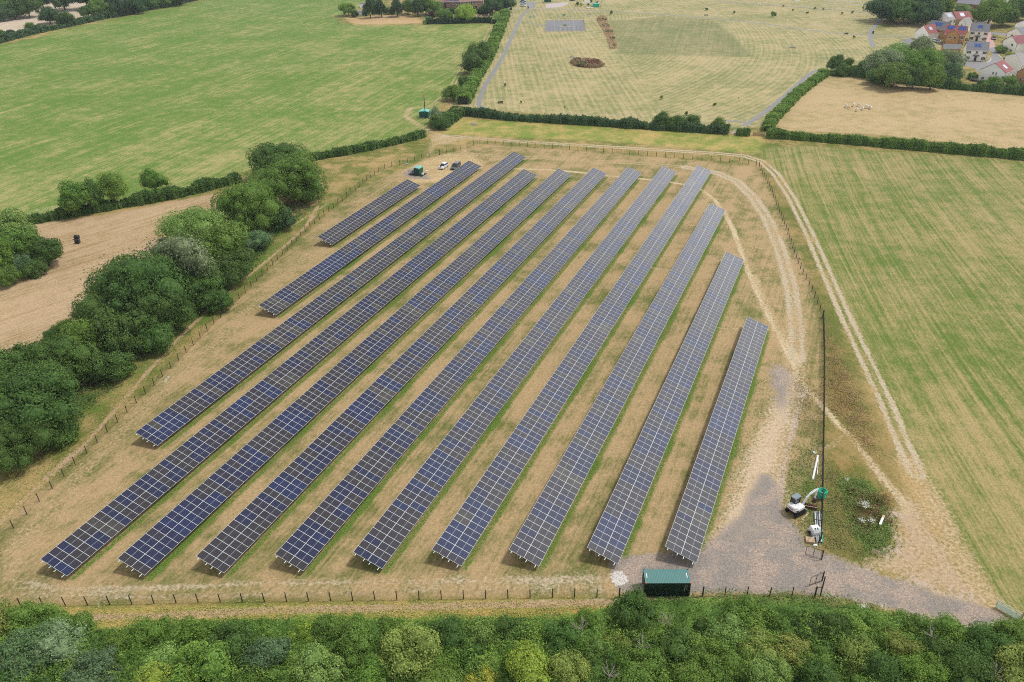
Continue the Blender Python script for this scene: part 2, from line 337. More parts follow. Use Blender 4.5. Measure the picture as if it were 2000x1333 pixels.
# wheel scars that fan through the yard and out along the drive
for q in (((1560, 760), (1520, 900), (1500, 1010), (1560, 1090), (1700, 1130), (1900, 1195), (2050, 1250)), ((1450, 1000), (1500, 1075), (1620, 1115), (1800, 1172), (1960, 1230)), ((1740, 1080), (1800, 1130), (1880, 1165)), ((1750, 1010), (1780, 1090), (1900, 1170))):
    track(PX(*q), .8, .72, ruts=1.9, col=S(196, 176, 156), soft=1.1)
grav = sm(sd(P, R_YARD), -1.6, 1.6)*.95
grav = np.maximum(grav, sm(sd(P, R_GREY1), -3, 3)*.85); grav = np.maximum(grav, sm(sd(P, R_GRAVPAD), -.5, .7)*.8)
grav = np.maximum(grav, sm(sd(P, PX((965, 40), (985, 10), (1000, 15), (975, 45))), -.5, .7)*.7)
chalk = np.maximum(sm(sd(P, R_CHALK), -.8, .8)*.8, sm(sd(P, R_CHALK2), -.6, .6)*.7)
chalk = np.maximum(chalk, sm(sd(P, PX((1663, 1175), (1672, 1175), (1680, 1188), (1672, 1188))), -.3, .5)*.8)
rust = sm(sd(P, PX((1612, 640), (1640, 700), (1680, 800), (1665, 830), (1612, 800))), -2, 3)*.5
rust = np.maximum(rust, (1-sm(segdist(P, PX((850, 1205), (1000, 1203), (1180, 1192))), .5, 2.5))*.45)
rust = np.maximum(rust, sm(sd(P, PX((1612, 880), (1680, 900), (1700, 960), (1640, 930), (1612, 1000))), -2, 2)*.42)
rust = np.maximum(rust, sm(sd(P, PX((850, 280), (1000, 290), (1400, 312), (1400, 300), (1000, 280))), -2, 2)*.2)
rust = np.maximum(rust, sm(sd(P, PX((40, 1200), (600, 1185), (1180, 1172), (1180, 1200), (600, 1212), (200, 1225))), -2, 2)*.28)

pt_ = np.array([mnoise.noise((x*.11, y*.11, 5.0))+.6*mnoise.noise((x*.42, y*.42, 8.0)) for x, y in P]) if NV else 0
wsite = np.isin(reg, (0, 6))*1.0; g += wsite*pt_*.55; lush += np.clip(pt_-.18, 0, 1)*wsite*.42; dirt = np.clip(dirt*(1+pt_*.35), 0, 1)
g += np.isin(reg, (1,))*pt_*.12; g += (reg == 4)*pt_*.25
gm, nt, N, L = newmat('ground_cover')
def attr(n):
    a = N.new('ShaderNodeAttribute'); a.attribute_name = n; return a
def noise(vec, scale, detail=5, rough=.55, dist=0):
    n = N.new('ShaderNodeTexNoise'); n.inputs['Scale'].default_value = scale; n.inputs['Detail'].default_value = detail; n.inputs['Roughness'].default_value = rough; n.inputs['Distortion'].default_value = dist
    L.new(vec, n.inputs['Vector']); return n.outputs['Fac']
def math_(op, a, b=None, c=None, clamp=False):
    n = N.new('ShaderNodeMath'); n.operation = op; n.use_clamp = clamp
    for i, x in enumerate((a, b, c)):
        if x is None: continue
        if isinstance(x, (int, float)): n.inputs[i].default_value = x
        else: L.new(x, n.inputs[i])
    return n.outputs[0]
def mixc(f, a, b, mode='MIX'):
    n = N.new('ShaderNodeMix'); n.data_type = 'RGBA'; n.blend_type = mode
    for k, x in (('Factor', f), ('A', a), ('B', b)):
        if isinstance(x, (int, float)): n.inputs[k].default_value = x
        elif isinstance(x, tuple): n.inputs[k].default_value = tuple(x)+(1,)
        else: L.new(x, n.inputs[k])
    return n.outputs['Result']
def ramp(x, a, b):
    n = N.new('ShaderNodeMapRange'); n.interpolation_type = 'SMOOTHSTEP'; n.inputs['From Min'].default_value = a; n.inputs['From Max'].default_value = b
    L.new(x, n.inputs['Value']); return n.outputs[0]
out = N.new('ShaderNodeOutputMaterial'); bs = N.new('ShaderNodeBsdfPrincipled'); L.new(bs.outputs[0], out.inputs[0])
bs.inputs['Roughness'].default_value = .9; bs.inputs['Specular IOR Level'].default_value = .15
geo = N.new('ShaderNodeNewGeometry'); pos = geo.outputs['Position']
stv = attr('st').outputs['Vector']
def scaled(v, sx, sy, sz=1):
    n = N.new('ShaderNodeVectorMath'); n.operation = 'MULTIPLY'; L.new(v, n.inputs[0]); n.inputs[1].default_value = (sx, sy, sz); return n.outputs[0]
big = noise(pos, .035, 3); mid = noise(pos, .22, 5, .6); fine = noise(pos, 1.9, 6, .72); vfine = noise(pos, 4.5, 4, .7)
strk = noise(scaled(stv, .62, .007), 1, 4, .7); strk2 = noise(scaled(stv, 1.5, .022), 1, 3, .6); strk3 = noise(scaled(stv, .16, .01), 1, 3, .6)
tuft = noise(scaled(stv, 2.6, .75), 1, 5, .7)
G = attr('g').outputs['Fac']; SA = attr('sa').outputs['Fac']
calm = math_('SUBTRACT', 1.0, math_('MULTIPLY', SA, 1.1))
a1 = math_('ADD', G, math_('MULTIPLY', math_('MULTIPLY', math_('SUBTRACT', big, .5), 2.3), calm))
a1 = math_('ADD', a1, math_('MULTIPLY', math_('MULTIPLY', math_('SUBTRACT', mid, .5), 2.9), calm))
a1 = math_('ADD', a1, math_('MULTIPLY', math_('MULTIPLY', math_('SUBTRACT', tuft, .5), 2.4), math_('SUBTRACT', 1.0, math_('MULTIPLY', SA, .6))))
ss = math_('ADD', math_('MULTIPLY', math_('SUBTRACT', strk, .5), 2.4), math_('MULTIPLY', math_('SUBTRACT', strk2, .5), 3.4))
ss = math_('ADD', ss, math_('MULTIPLY', math_('SUBTRACT', strk3, .5), 1.2))
a1 = math_('ADD', a1, math_('MULTIPLY', math_('MULTIPLY', ss, 1.35), SA))
sxs = N.new('ShaderNodeSeparateXYZ'); L.new(stv, sxs.inputs[0])
wob = math_('ADD', math_('MULTIPLY', sxs.outputs['X'], 2*pi/2.7), math_('MULTIPLY', mid, 2.5))
a1 = math_('ADD', a1, math_('MULTIPLY', math_('MULTIPLY', math_('SINE', wob), .16), attr('mow').outputs['Fac']))
gf = ramp(a1, -.15, 1.15)
base = mixc(gf, attr('colA').outputs['Color'], attr('colB').outputs['Color'])
ru = ramp(math_('ADD', attr('rust').outputs['Fac'], math_('MULTIPLY', math_('SUBTRACT', fine, .5), 1.8)), .35, .85)
base = mixc(ru, base, S(165, 112, 66))
lu = ramp(math_('ADD', attr('lush').outputs['Fac'], math_('MULTIPLY', math_('SUBTRACT', fine, .5), 1.3)), .38, .66)
base = mixc(lu, base, mixc(ramp(vfine, .35, .65), S(74, 104, 34), S(118, 140, 60)))
dn = math_('ADD', math_('MULTIPLY', math_('SUBTRACT', fine, .5), 1.7), math_('MULTIPLY', math_('SUBTRACT', mid, .5), .9))
di = ramp(math_('ADD', attr('dirt').outputs['Fac'], dn), .30, .86)
base = mixc(di, base, attr('dcol').outputs['Color'])
gn = math_('ADD', math_('MULTIPLY', math_('SUBTRACT', fine, .5), 1.0), math_('MULTIPLY', math_('SUBTRACT', mid, .5), 1.1))
gr = ramp(math_('ADD', math_('SUBTRACT', attr('grav').outputs['Fac'], math_('MULTIPLY', attr('dirt').outputs['Fac'], .30)), gn), .22, .62)
gcol = mixc(ramp(noise(pos, 7, 3, .8), .3, .7), S(120, 113, 108), S(176, 167, 158))
gcol = mixc(ramp(mid, .42, .62), gcol, mixc(ramp(vfine, .3, .7), S(158, 141, 128), S(190, 172, 156)))
base = mixc(gr, base, gcol)
ck = ramp(math_('ADD', attr('chalk').outputs['Fac'], math_('MULTIPLY', math_('SUBTRACT', fine, .5), 1.2)), .4, .6)
base = mixc(ck, base, mixc(ramp(vfine, .35, .65), S(196, 190, 182), S(226, 223, 218)))
sp_ = N.new('ShaderNodeMapRange'); sp_.inputs['From Min'].default_value = .33; sp_.inputs['From Max'].default_value = .67; sp_.inputs['To Min'].default_value = .56; sp_.inputs['To Max'].default_value = 1.40
L.new(math_('ADD', math_('MULTIPLY', fine, .5), math_('MULTIPLY', vfine, .5)), sp_.inputs['Value'])
vm = N.new('ShaderNodeVectorMath'); vm.operation = 'SCALE'; L.new(base, vm.inputs[0]); L.new(sp_.outputs[0], vm.inputs['Scale'])
L.new(vm.outputs[0], bs.inputs['Base Color'])
bp = N.new('ShaderNodeBump'); bp.inputs['Strength'].default_value = .6; bp.inputs['Distance'].default_value = .25; L.new(math_('ADD', fine, math_('MULTIPLY', tuft, .6)), bp.inputs['Height']); L.new(bp.outputs[0], bs.inputs['Normal'])

# split the sheet's faces by what they are: the pieces share edges exactly, like a cadastral map
fi = np.arange((NX-1)*(NY-1)); fx = fi % (NX-1); fy = fi//(NX-1)
quads = np.stack([fy*NX+fx, fy*NX+fx+1, (fy+1)*NX+fx+1, (fy+1)*NX+fx], 1)
fr = reg[quads[:, 0]].copy()
fr[(sd(P, R_YARD)[quads[:, 0]] > 0)] = 7
fr[(segdist(P, T_OUT)[quads[:, 0]] < 1.8)] = 8
ATT = dict(mow=mow, g=g, sa=sa, lush=lush, dirt=dirt, grav=grav, chalk=chalk, rust=rust)
NAMES = {0: ('ground', 'rough grass verges and open country around the fields'), 1: ('field', 'large striped green pasture beyond the hedge'), 2: ('field', 'tan harvested stubble field beside the tree line'),
         3: ('park', 'mown yellowish recreation ground behind the far hedge'), 4: ('field', 'parched tan paddock where the white cattle graze'), 5: ('field', 'green and straw striped field on the right of the fence'),
         6: ('ground', 'dry mown grass between the rows of solar panels'), 7: ('road', 'purplish gravel yard and drive at the gate'), 8: ('track', 'pale two-rut farm track round the outside of the fence')}
for rid, (nm, lb) in NAMES.items():
    q = quads[fr == rid]
    ids, inv = np.unique(q.ravel(), return_inverse=True); q = inv.reshape(-1, 4)
    me = bpy.data.meshes.new(nm); nv = len(ids); nf = len(q)
    me.vertices.add(nv); me.vertices.foreach_set('co', np.stack([P[ids, 0], P[ids, 1], np.zeros(nv)], 1).ravel())
    me.loops.add(nf*4); me.loops.foreach_set('vertex_index', q.ravel().astype(np.int32))
    me.polygons.add(nf); me.polygons.foreach_set('loop_start', np.arange(0, nf*4, 4, dtype=np.int32))
    me.update(calc_edges=True)
    for k, a in ATT.items():
        x = me.attributes.new(k, 'FLOAT', 'POINT'); x.data.foreach_set('value', a[ids].astype(np.float32))
    for k, a in dict(colA=colA, colB=colB, dcol=dcol).items():
        x = me.attributes.new(k, 'FLOAT_COLOR', 'POINT'); x.data.foreach_set('color', np.concatenate([a[ids], np.ones((nv, 1))], 1).astype(np.float32).ravel())
    x = me.attributes.new('st', 'FLOAT_VECTOR', 'POINT'); x.data.foreach_set('vector', st[ids].astype(np.float32).ravel())
    me.materials.append(gm)
    tag(link(nm, me), lb, kind='structure')

def sheet(name, poly, mat, z, lb):
    mb = MB(); mb.face([(p[0], p[1], z) for p in poly]); o = mb.build(name, mat, recalc=False)
    if o.data.polygons[0].normal.z < 0: o.data.flip_normals()
    return tag(o, lb, kind='structure')
def ribbon(name, poly, w, mat, z, lb, kind='structure'):
    poly = [Vector((p[0], p[1], 0)) for p in poly]; mb = MB(); L_ = []; R_ = []
    for i, p in enumerate(poly):
        d = (poly[min(i+1, len(poly)-1)]-poly[max(i-1, 0)]).normalized(); n = Vector((-d.y, d.x, 0))*w/2
        L_.append((p.x+n.x, p.y+n.y, z)); R_.append((p.x-n.x, p.y-n.y, z))
    for i in range(len(poly)-1): mb.face([R_[i], R_[i+1], L_[i+1], L_[i]])
    return tag(mb.build(name, mat, recalc=False), lb, kind=kind)
def smooth_px(pts, n=6):
    p = [at(u, v) for u, v in pts]; o = []
    for i in range(len(p)-1):
        a, b, c, d = p[max(i-1, 0)], p[i], p[i+1], p[min(i+2, len(p)-1)]
        for k in range(n):
            t = k/n; o.append(.5*((2*b)+(c-a)*t+(2*a-5*b+4*c-d)*t*t+(-a+3*b-3*c+d)*t**3))
    return o+[p[-1]]
ribbon('path', smooth_px([(952, 215), (938, 208), (936, 200), (945, 172), (965, 140), (985, 105), (1000, 72), (1014, 42), (1020, 30), (1035, 19)]), 2.1, MT['road'], .016, 'grey footpath curving along the hedge')
ribbon('path', smooth_px([(1400, 235), (1430, 237), (1462, 240)]), 1.6, MT['road'], .016, 'short grey footpath spur near the hedge gap')
ribbon('path', smooth_px([(1452, 247), (1490, 222), (1530, 190), (1570, 155), (1590, 140), (1610, 135)]), 2.1, MT['road'], .020, 'grey footpath running up beside the cattle field')
ribbon('path', smooth_px([(1035, 18), (1100, 20), (1200, 23), (1330, 31), (1420, 39), (1500, 48), (1600, 62), (1700, 69), (1780, 74)]), 1.7, MT['road'], .012, 'long thin grey path crossing the recreation ground')
ribbon('path', smooth_px([(1706, 92), (1700, 72), (1705, 55), (1715, 45), (1720, 30)]), 2.4, MT['road'], .024, 'grey path bending beside the big copse')
ribbon('path', smooth_px([(1019, 42), (1045, 47), (1064, 51)]), 1.4, MT['road'], .020, 'narrow path linking the footpath to the ball court')

# ------------------------------------------------------------------ solar arrays
def cellmat(name, c, tintv=.25):
    m, nt, N, L = newmat(name)
    o = N.new('ShaderNodeOutputMaterial'); b = N.new('ShaderNodeBsdfPrincipled'); L.new(b.outputs[0], o.inputs[0])
    tc = N.new('ShaderNodeTexCoord'); sp = N.new('ShaderNodeSeparateXYZ'); L.new(tc.outputs['Object'], sp.inputs[0])
    def mm(op, a, b_=None):
        n = N.new('ShaderNodeMath'); n.operation = op
        for i, x in enumerate((a, b_)):
            if x is None: continue
            if isinstance(x, (int, float)): n.inputs[i].default_value = x
            else: L.new(x, n.inputs[i])
        return n.outputs[0]
    # thin pale gaps between the cell strings
    fx = mm('FRACT', mm('DIVIDE', sp.outputs['X'], STEP/6)); gap = mm('LESS_THAN', fx, .09)
    mx = N.new('ShaderNodeMix'); mx.data_type = 'RGBA'; mx.inputs['A'].default_value = c+(1,); mx.inputs['B'].default_value = tuple(min(1, x*1.6+.05) for x in c)+(1,)
    L.new(gap, mx.inputs['Factor'])
    nz = N.new('ShaderNodeTexNoise'); nz.inputs['Scale'].default_value = .9; nz.inputs['Detail'].default_value = 3; L.new(tc.outputs['Object'], nz.inputs['Vector'])
    mr = N.new('ShaderNodeMapRange'); mr.inputs['To Min'].default_value = 1-tintv; mr.inputs['To Max'].default_value = 1+tintv; L.new(nz.outputs['Fac'], mr.inputs['Value'])
    vm = N.new('ShaderNodeVectorMath'); vm.operation = 'SCALE'; L.new(mx.outputs['Result'], vm.inputs[0]); L.new(mr.outputs[0], vm.inputs['Scale'])
    L.new(vm.outputs[0], b.inputs['Base Color']); b.inputs['Roughness'].default_value = .14; b.inputs['IOR'].default_value = 1.52; b.inputs['Specular IOR Level'].default_value = .5
    return m
CELLS = [cellmat('cells_charcoal', (.030, .027, .033)), cellmat('cells_plum', (.025, .022, .036)), cellmat('cells_navy', (.015, .018, .050)), cellmat('cells_blue', (.014, .021, .066)), cellmat('cells_grey', (.046, .042, .040))]
FRAME = simple('module_frame', S(218, 226, 224), .4, metal=.1, var=.03); MIDL = simple('half_cell_gap', S(178, 192, 196), .4, var=.05)
BACK = simple('module_back', (.02, .02, .02), .8)
HM = WS/2
def module_into(mb, x0, y0, cm):
    """one 2.4 x 1.3 m panel lying in its own plane; materials 0 frame, 1 mid line, 2 back, 3+ cells"""
    g_ = .007; fw = .028; x1 = x0+STEP-g_; y1 = y0+HM-g_; x0 += g_; y0 += g_; z = .0; zt = .006; zb = -.035; ym = (y0+y1)/2; hw = .016
    mb.face([(x0, y0, zt), (x1, y0, zt), (x1-fw, y0+fw, zt), (x0+fw, y0+fw, zt)], 0)
    mb.face([(x1, y0, zt), (x1, y1, zt), (x1-fw, y1-fw, zt), (x1-fw, y0+fw, zt)], 0)
    mb.face([(x1, y1, zt), (x0, y1, zt), (x0+fw, y1-fw, zt), (x1-fw, y1-fw, zt)], 0)
    mb.face([(x0, y1, zt), (x0, y0, zt), (x0+fw, y0+fw, zt), (x0+fw, y1-fw, zt)], 0)
    mb.face([(x0+fw, y0+fw, z), (x1-fw, y0+fw, z), (x1-fw, ym-hw, z), (x0+fw, ym-hw, z)], cm)
    mb.face([(x0+fw, ym+hw, z), (x1-fw, ym+hw, z), (x1-fw, y1-fw, z), (x0+fw, y1-fw, z)], cm)
    mb.face([(x0+fw, ym-hw, z), (x1-fw, ym-hw, z), (x1-fw, ym+hw, z), (x0+fw, ym+hw, z)], 1)
    for a, b in (((x0, y0), (x1, y0)), ((x1, y0), (x1, y1)), ((x1, y1), (x0, y1)), ((x0, y1), (x0, y0))):
        mb.face([(a[0], a[1], zb), (b[0], b[1], zb), (b[0], b[1], zt), (a[0], a[1], zt)], 0)
    mb.face([(x0, y1, zb), (x1, y1, zb), (x1, y0, zb), (x0, y0, zb)], 2)
MODME = []
for i, cm in enumerate(CELLS):
    mb = MB(); module_into(mb, 0, 0, 3); MODME.append(mb.mesh('solar_module', [FRAME, MIDL, BACK, cm]))
ORD = ['first', 'second', 'third', 'fourth', 'fifth', 'sixth', 'seventh', 'eighth', 'ninth', 'tenth', 'eleventh', 'twelfth']
ALAB = ['shortest solar row at upper left, ending beside the green substation', 'solar row whose far end hides the parked dark car', 'long solar row reaching farthest up, near end stepped back at left',
        'solar row with the leftmost near end in the front line', 'second front solar row from the left corner', 'third front solar row from the left corner', 'fourth front solar row from the left corner',
        'fifth front solar row from the left corner', 'sixth front solar row, ending left of the white chalk pile', 'seventh front solar row, far end beside the dirt trench',
        'eighth front solar row, near end just left of the white chalk pile', 'short rightmost solar row whose near end stands above the green container']
pair = MB()  # a trestle: rear and front post with the sloping beam and brace
ct, st_ = math.cos(TAU), math.sin(TAU)
rz = pi/2-AZ
def mk_post(y):
    z = ZL+y*math.tan(TAU)-.24; mb = MB(); mb.box(-.05, y-.05, -.3, .05, y+.05, z); return mb.mesh('post', MT['galv'])
PY = (1.05, 3.55); POSTME = [mk_post(y) for y in PY]
mb = MB(); ya, yb = .45, 4.15
Rx = Matrix.Rotation(TAU, 3, 'X')
mb.obox((0, (ya+yb)/2, ZL+(ya+yb)/2*math.tan(TAU)-.20), (.06, (yb-ya)/ct, .1), Rx); mb.tube((0, 3.5, .75), (0, 2.2, ZL+2.2*math.tan(TAU)-.24), .03, n=4); BEAMME = mb.mesh('beam', MT['galv'])
for k in range(12):
    s0 = X0+SPC*k; t0 = TN[k]; n = NCOL[k]
    o = vd*s0+ud*t0
    root = empty('solar_array', (o[0], o[1], 0), rz)
    tag(root, ALAB[k], 'solar array', 'parallel rows of ground-mounted solar panels')
    # colour runs along the row: mixed cell tints, greyer far off, partly painted sky sheen
    runs = []
    for j in range(2):
        r = []; b0 = .0
        while len(r) < n:
            u_ = len(r)/max(1, n); near = 1-u_ if k > 2 else .4
            w = [.34, .28, .14+.26*near, .02+.20*near, .10*(1.2-near)]
            c = rnd.choices(range(5), w)[0]; r += [c]*rnd.choice((1, 1, 1, 2, 2, 3))
        runs.append(r[:n])
    rest = MB(); CELLM = [FRAME, MIDL, BACK]+CELLS
    for i in range(n):
        for j in range(2):
            if rnd.random() < .12: runs[j][i] = rnd.randrange(3)
            if j == 1 and rnd.random() < .45: runs[1][i] = runs[0][i]
            c = runs[j][i]
            if i < 50 or n <= 50:
                m = bpy.data.objects.new('solar_module', MODME[c]); COL.objects.link(m); m.parent = root
                m.location = (i*STEP, j*HM*ct, ZL+j*HM*st_); m.rotation_euler = (TAU, 0, 0)
            else: module_into(rest, i*STEP, j*HM, 3+c)
    if rest.v:
        ro = rest.build('solar_modules', CELLM, root, recalc=False); ro.location = (0, 0, ZL); ro.rotation_euler = (TAU, 0, 0); ro['kind'] = 'stuff'
    for q, yy in enumerate((.10, .40, .60, .90)):
        mb = MB(); mb.box(-.5+.06*q, WS*yy-.04, -.13, n*STEP+.25, WS*yy+.04, -.045); ro = mb.build('rail', MT['rail'], root, recalc=False); ro.location = (0, 0, ZL); ro.rotation_euler = (TAU, 0, 0)
    nb = max(2, int(n*STEP/4.0)); bay = (n*STEP-1.6)/nb
    for i in range(nb+1):
        for me in POSTME:
            c = bpy.data.objects.new('post', me); COL.objects.link(c); c.parent = root; c.location = (.8+i*bay, 0, 0)
        c = bpy.data.objects.new('beam', BEAMME); COL.objects.link(c); c.parent = root; c.location = (.8+i*bay, 0, 0)

# ------------------------------------------------------------------ deer fence
def resample(poly, step):
    poly = [Vector((p[0], p[1], 0)) for p in poly]; out_ = [poly[0]]; rem = step; i = 0; cur = poly[0]
    total = 0
    for i in range(len(poly)-1):
        a, b = poly[i], poly[i+1]; l = (b-a).length; d = step-total
        while d <= l: out_.append(a.lerp(b, d/l)); d += step
        total = (total+l) % step
    return out_
FH = 1.72
mb = MB(); mb.tube((0, 0, -.4), (0, 0, FH), .075, .068, 7); FPOST = mb.mesh('post', MT['postm'])
mb = MB(); mb.tube((0, 0, -.4), (0, 0, FH+.15), .11, .10, 8); FPOST2 = mb.mesh('post', MT['postm'])
WIRE = simple('wire', S(96, 92, 88), .6, metal=.4)
def fence(pts, lb, wr=.0045, nv=20):
    poly = [at(u, v) for u, v in pts]; ps = resample(poly, 3.0)
    o = ps[0]; root = empty('wire_fence', (o.x, o.y, 0)); tag(root, lb, 'fence', 'post and mesh fence runs round the solar farm')
    for i, p in enumerate(ps):
        c = bpy.data.objects.new('post', FPOST2 if i in (0, len(ps)-1) else FPOST); COL.objects.link(c); c.parent = root
        c.location = p-o; c.rotation_euler = (rnd.uniform(-.02, .02), rnd.uniform(-.02, .02), rnd.uniform(0, 3))
    mb = MB()
    for i in range(len(ps)-1):
        a, b = ps[i]-o, ps[i+1]-o
        for z in (.06, .3, .55, .8, 1.05, 1.3, 1.5, 1.66):
            mb.tube(a+Vector((0, 0, z)), b+Vector((0, 0, z)), wr, n=3, caps=False)
        for q in range(1, nv):
            p = a.lerp(b, q/nv); mb.tube(p+Vector((0, 0, .05)), p+Vector((0, 0, 1.6)), wr*.7, n=3, caps=False)
    mb.build('mesh_wire', WIRE, root, recalc=False)
    return ps
F_LEFT = [(-60, 1120), (-20, 1080), (23.7, 1035.5), (50, 1008.7), (75.7, 981), (100.7, 957), (124, 933), (146.5, 909.5), (169, 887.7), (210, 845), (249, 806), (285, 769.5), (318.6, 735.6), (350.7, 703.6), (394, 658), (434.5, 617.5), (471, 580.5), (505, 547), (536, 515.5), (566, 485.5), (592.5, 458), (619.5, 433.5), (647.5, 410.5), (675, 388), (700, 368), (722.5, 348), (740, 335), (761, 327), (791.5, 320), (821.5, 311.4), (849, 304.5)]
F_TOP = [(858, 303), (886, 295.7), (914, 288.3), (941, 280.3), (957.5, 282), (973.7, 283), (1022, 287.3), (1090, 291.5), (1156, 296.8), (1261, 304.7), (1333.6, 310), (1407, 316.4), (1463.7, 321.5), (1482.5, 327.5)]
F_RIGHT = [(1482.5, 327.5), (1502, 365), (1537, 455), (1552, 498), (1566, 533), (1582, 563), (1597, 597), (1607, 622)]
F_GATE = [(1607, 622), (1609, 700), (1608, 800), (1606, 900), (1604, 1000), (1601, 1076)]
F_FRONT = [(-90, 1191), (0, 1187), (44.5, 1185.5), (400, 1177), (792.5, 1172), (1100, 1167.5), (1241, 1168)]
fence(F_LEFT, 'long mesh fence along the left side below the trees')
fence(F_TOP, 'mesh fence across the far end in front of the two-rut track')
fence(F_RIGHT, 'mesh fence on the right beside the striped field')
fence(F_GATE, 'dark close-meshed fence running straight down to the gate beside the digger', .012, 34)
fence(F_FRONT, 'mesh fence across the front left of the container')
fence([(1372, 1165.5), (1422, 1164.5), (1467, 1163.5), (1510, 1164.5), (1556, 1163.8), (1601, 1166)], 'short mesh fence right of the container along the thicket')

# ------------------------------------------------------------------ foliage
def leafcloud(name, pts, nrm, size, tint, jitter=.7, rs=RS, mats=None, core=None):
    """many small folded leaf sprays: pts (n,3), outward normals, size per spray"""
    n = len(pts); d = nrm + rs.normal(0, jitter, (n, 3)); d /= np.linalg.norm(d, axis=1)[:, None]
    a = np.cross(d, rs.normal(0, 1, (n, 3))); a /= np.linalg.norm(a, axis=1)[:, None]; b = np.cross(d, a)
    s = (size*rs.uniform(.6, 1.35, n))[:, None]; w = s*rs.uniform(.45, .8, (n, 1))
    f = d*s*rs.uniform(-.25, .25, (n, 1))
    v = np.stack([pts-a*s, pts-b*w+f, pts+a*s, pts+b*w+f], 1).reshape(-1, 3)
    q = np.arange(n)*4; idx = np.stack([q, q+1, q+2, q, q+2, q+3], 1).ravel().astype(np.int32); tv = np.repeat(tint, 4)
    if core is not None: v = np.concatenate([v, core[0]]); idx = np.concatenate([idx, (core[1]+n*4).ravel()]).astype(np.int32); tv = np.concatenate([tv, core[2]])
    me = bpy.data.meshes.new(name); me.vertices.add(len(v)); me.vertices.foreach_set('co', v.ravel())
    me.loops.add(len(idx)); me.loops.foreach_set('vertex_index', idx); me.polygons.add(len(idx)//3); me.polygons.foreach_set('loop_start', np.arange(0, len(idx), 3, dtype=np.int32))
    me.update(calc_edges=True)
    at_ = me.attributes.new('tint', 'FLOAT', 'POINT'); at_.data.foreach_set('value', tv.astype(np.float32))
    for m in (mats or [MT['leaf']]): me.materials.append(m)
    return me
def crown_mesh(seed, R, hz, leaf, lobes=18, dens=2.3, base=.0, taper=0.0):
    """crown of radius R (m) and half height hz, centred on the origin: overlapping leafy lobes with hollows between them"""
    rs = np.random.RandomState(seed); C_ = []; Rr = []; e_ = rs.uniform(.82, 1.15, 3)
    for i in range(lobes):
        z = 1-1.75*((i+.5)/lobes)**.95; ph = i*2.39996+rs.uniform(-.6, .6); q = math.sqrt(max(0, 1-min(1, abs(z))**2))
        k = rs.uniform(.55, .92)*(1-taper*max(0, z)); r = rs.choice((.17, .22, .28, .34, .44))*rs.uniform(.9, 1.1)*(1-.25*taper*max(0, z))
        C_.append((math.cos(ph)*q*k*e_[0]+rs.normal(0, .04), math.sin(ph)*q*k*e_[1]+rs.normal(0, .04), z*.66*rs.uniform(.8, 1.15))); Rr.append(r)
    C_.append((0, 0, 0)); Rr.append(.55); C_ = np.array(C_); Rr = np.array(Rr)
    n = int(dens*4*pi*R*hz/(leaf*leaf*1.2)); nl = len(Rr)
    i = rs.choice(nl, n, p=(Rr**2)/(Rr**2).sum()); d = rs.normal(0, 1, (n, 3)); d /= np.linalg.norm(d, axis=1)[:, None]
    # finer knobbles on every lobe
    K = rs.normal(0, 1, (70, 3)); K /= np.linalg.norm(K, axis=1)[:, None]
    kn = (d @ K.T).max(1); rad = Rr[i]*(1+.26*sm(kn, .92, .99)-.10+rs.normal(0, .035, n))
    BD = rs.normal(0, 1, (9, 3)); BD /= np.linalg.norm(BD, axis=1)[:, None]; BA = rs.uniform(-.24, .34, 9)
    def warp(q):
        u_ = q/(np.linalg.norm(q, axis=1)[:, None]+1e-6); return q*(1+(np.exp(-(1-u_ @ BD.T)/.16)*BA).sum(1))[:, None]
    p = C_[i]+d*rad[:, None]
    keep = np.ones(n, bool)
    for j in range(nl):
        q = np.linalg.norm(p-C_[j], axis=1) < Rr[j]*.86; keep &= ~(q & (i != j))
    keep |= rs.rand(n) < .06
    p, d, i, kn = p[keep], d[keep], i[keep], kn[keep]
    k2 = d[:, 2] > -.75; p, d, i, kn = p[k2], d[k2], i[k2], kn[k2]
    # a few stray twigs
    p += (rs.rand(len(p), 1) < .09)*(d+np.array([0, 0, .35]))*rs.uniform(.03, .17, (len(p), 1))
    lt = rs.uniform(.25, .75, nl)[i]; tint = np.clip(lt*.5+.25+rs.normal(0, .16, len(p))+.12*(kn > .96), 0, 1)
    p = warp(p)
    # inner leaf mass of every lobe, so that the crown is not see-through
    cv = []; cf = []; ctn = []
    for c_, r_ in zip(C_, Rr):
        k0 = len(cv); NU, NVv = 9, 6
        for a_ in range(NVv+1):
            for b_ in range(NU):
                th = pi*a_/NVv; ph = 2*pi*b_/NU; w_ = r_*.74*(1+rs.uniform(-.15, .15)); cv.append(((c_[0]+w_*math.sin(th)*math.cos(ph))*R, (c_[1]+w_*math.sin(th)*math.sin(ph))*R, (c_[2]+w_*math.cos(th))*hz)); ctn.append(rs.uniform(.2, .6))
        for a_ in range(NVv):
            for b_ in range(NU):
                i0, i1 = k0+a_*NU+b_, k0+a_*NU+(b_+1) % NU; cf.append((i0, i0+NU, i1+NU)); cf.append((i0, i1+NU, i1))
    return leafcloud('crown', p*np.array([R, R, hz]), d*np.array([1/R, 1/R, 1/hz])*R, np.full(len(p), leaf), tint, .55, rs, core=(warp(np.array(cv)/np.array([R, R, hz]))*np.array([R, R, hz]), np.array(cf), np.array(ctn)))
CR = {}
for s_ in range(4): CR['big', s_] = (crown_mesh(10+s_, 7.0, 5.4, .165, 34), 7.0, 5.4)
for s_ in range(4): CR['mid', s_] = (crown_mesh(20+s_, 4.2, 3.6, .15, 24), 4.2, 3.6)
for s_ in range(3): CR['tall', s_] = (crown_mesh(30+s_, 3.6, 5.2, .18, 24, taper=.5), 3.6, 5.2)
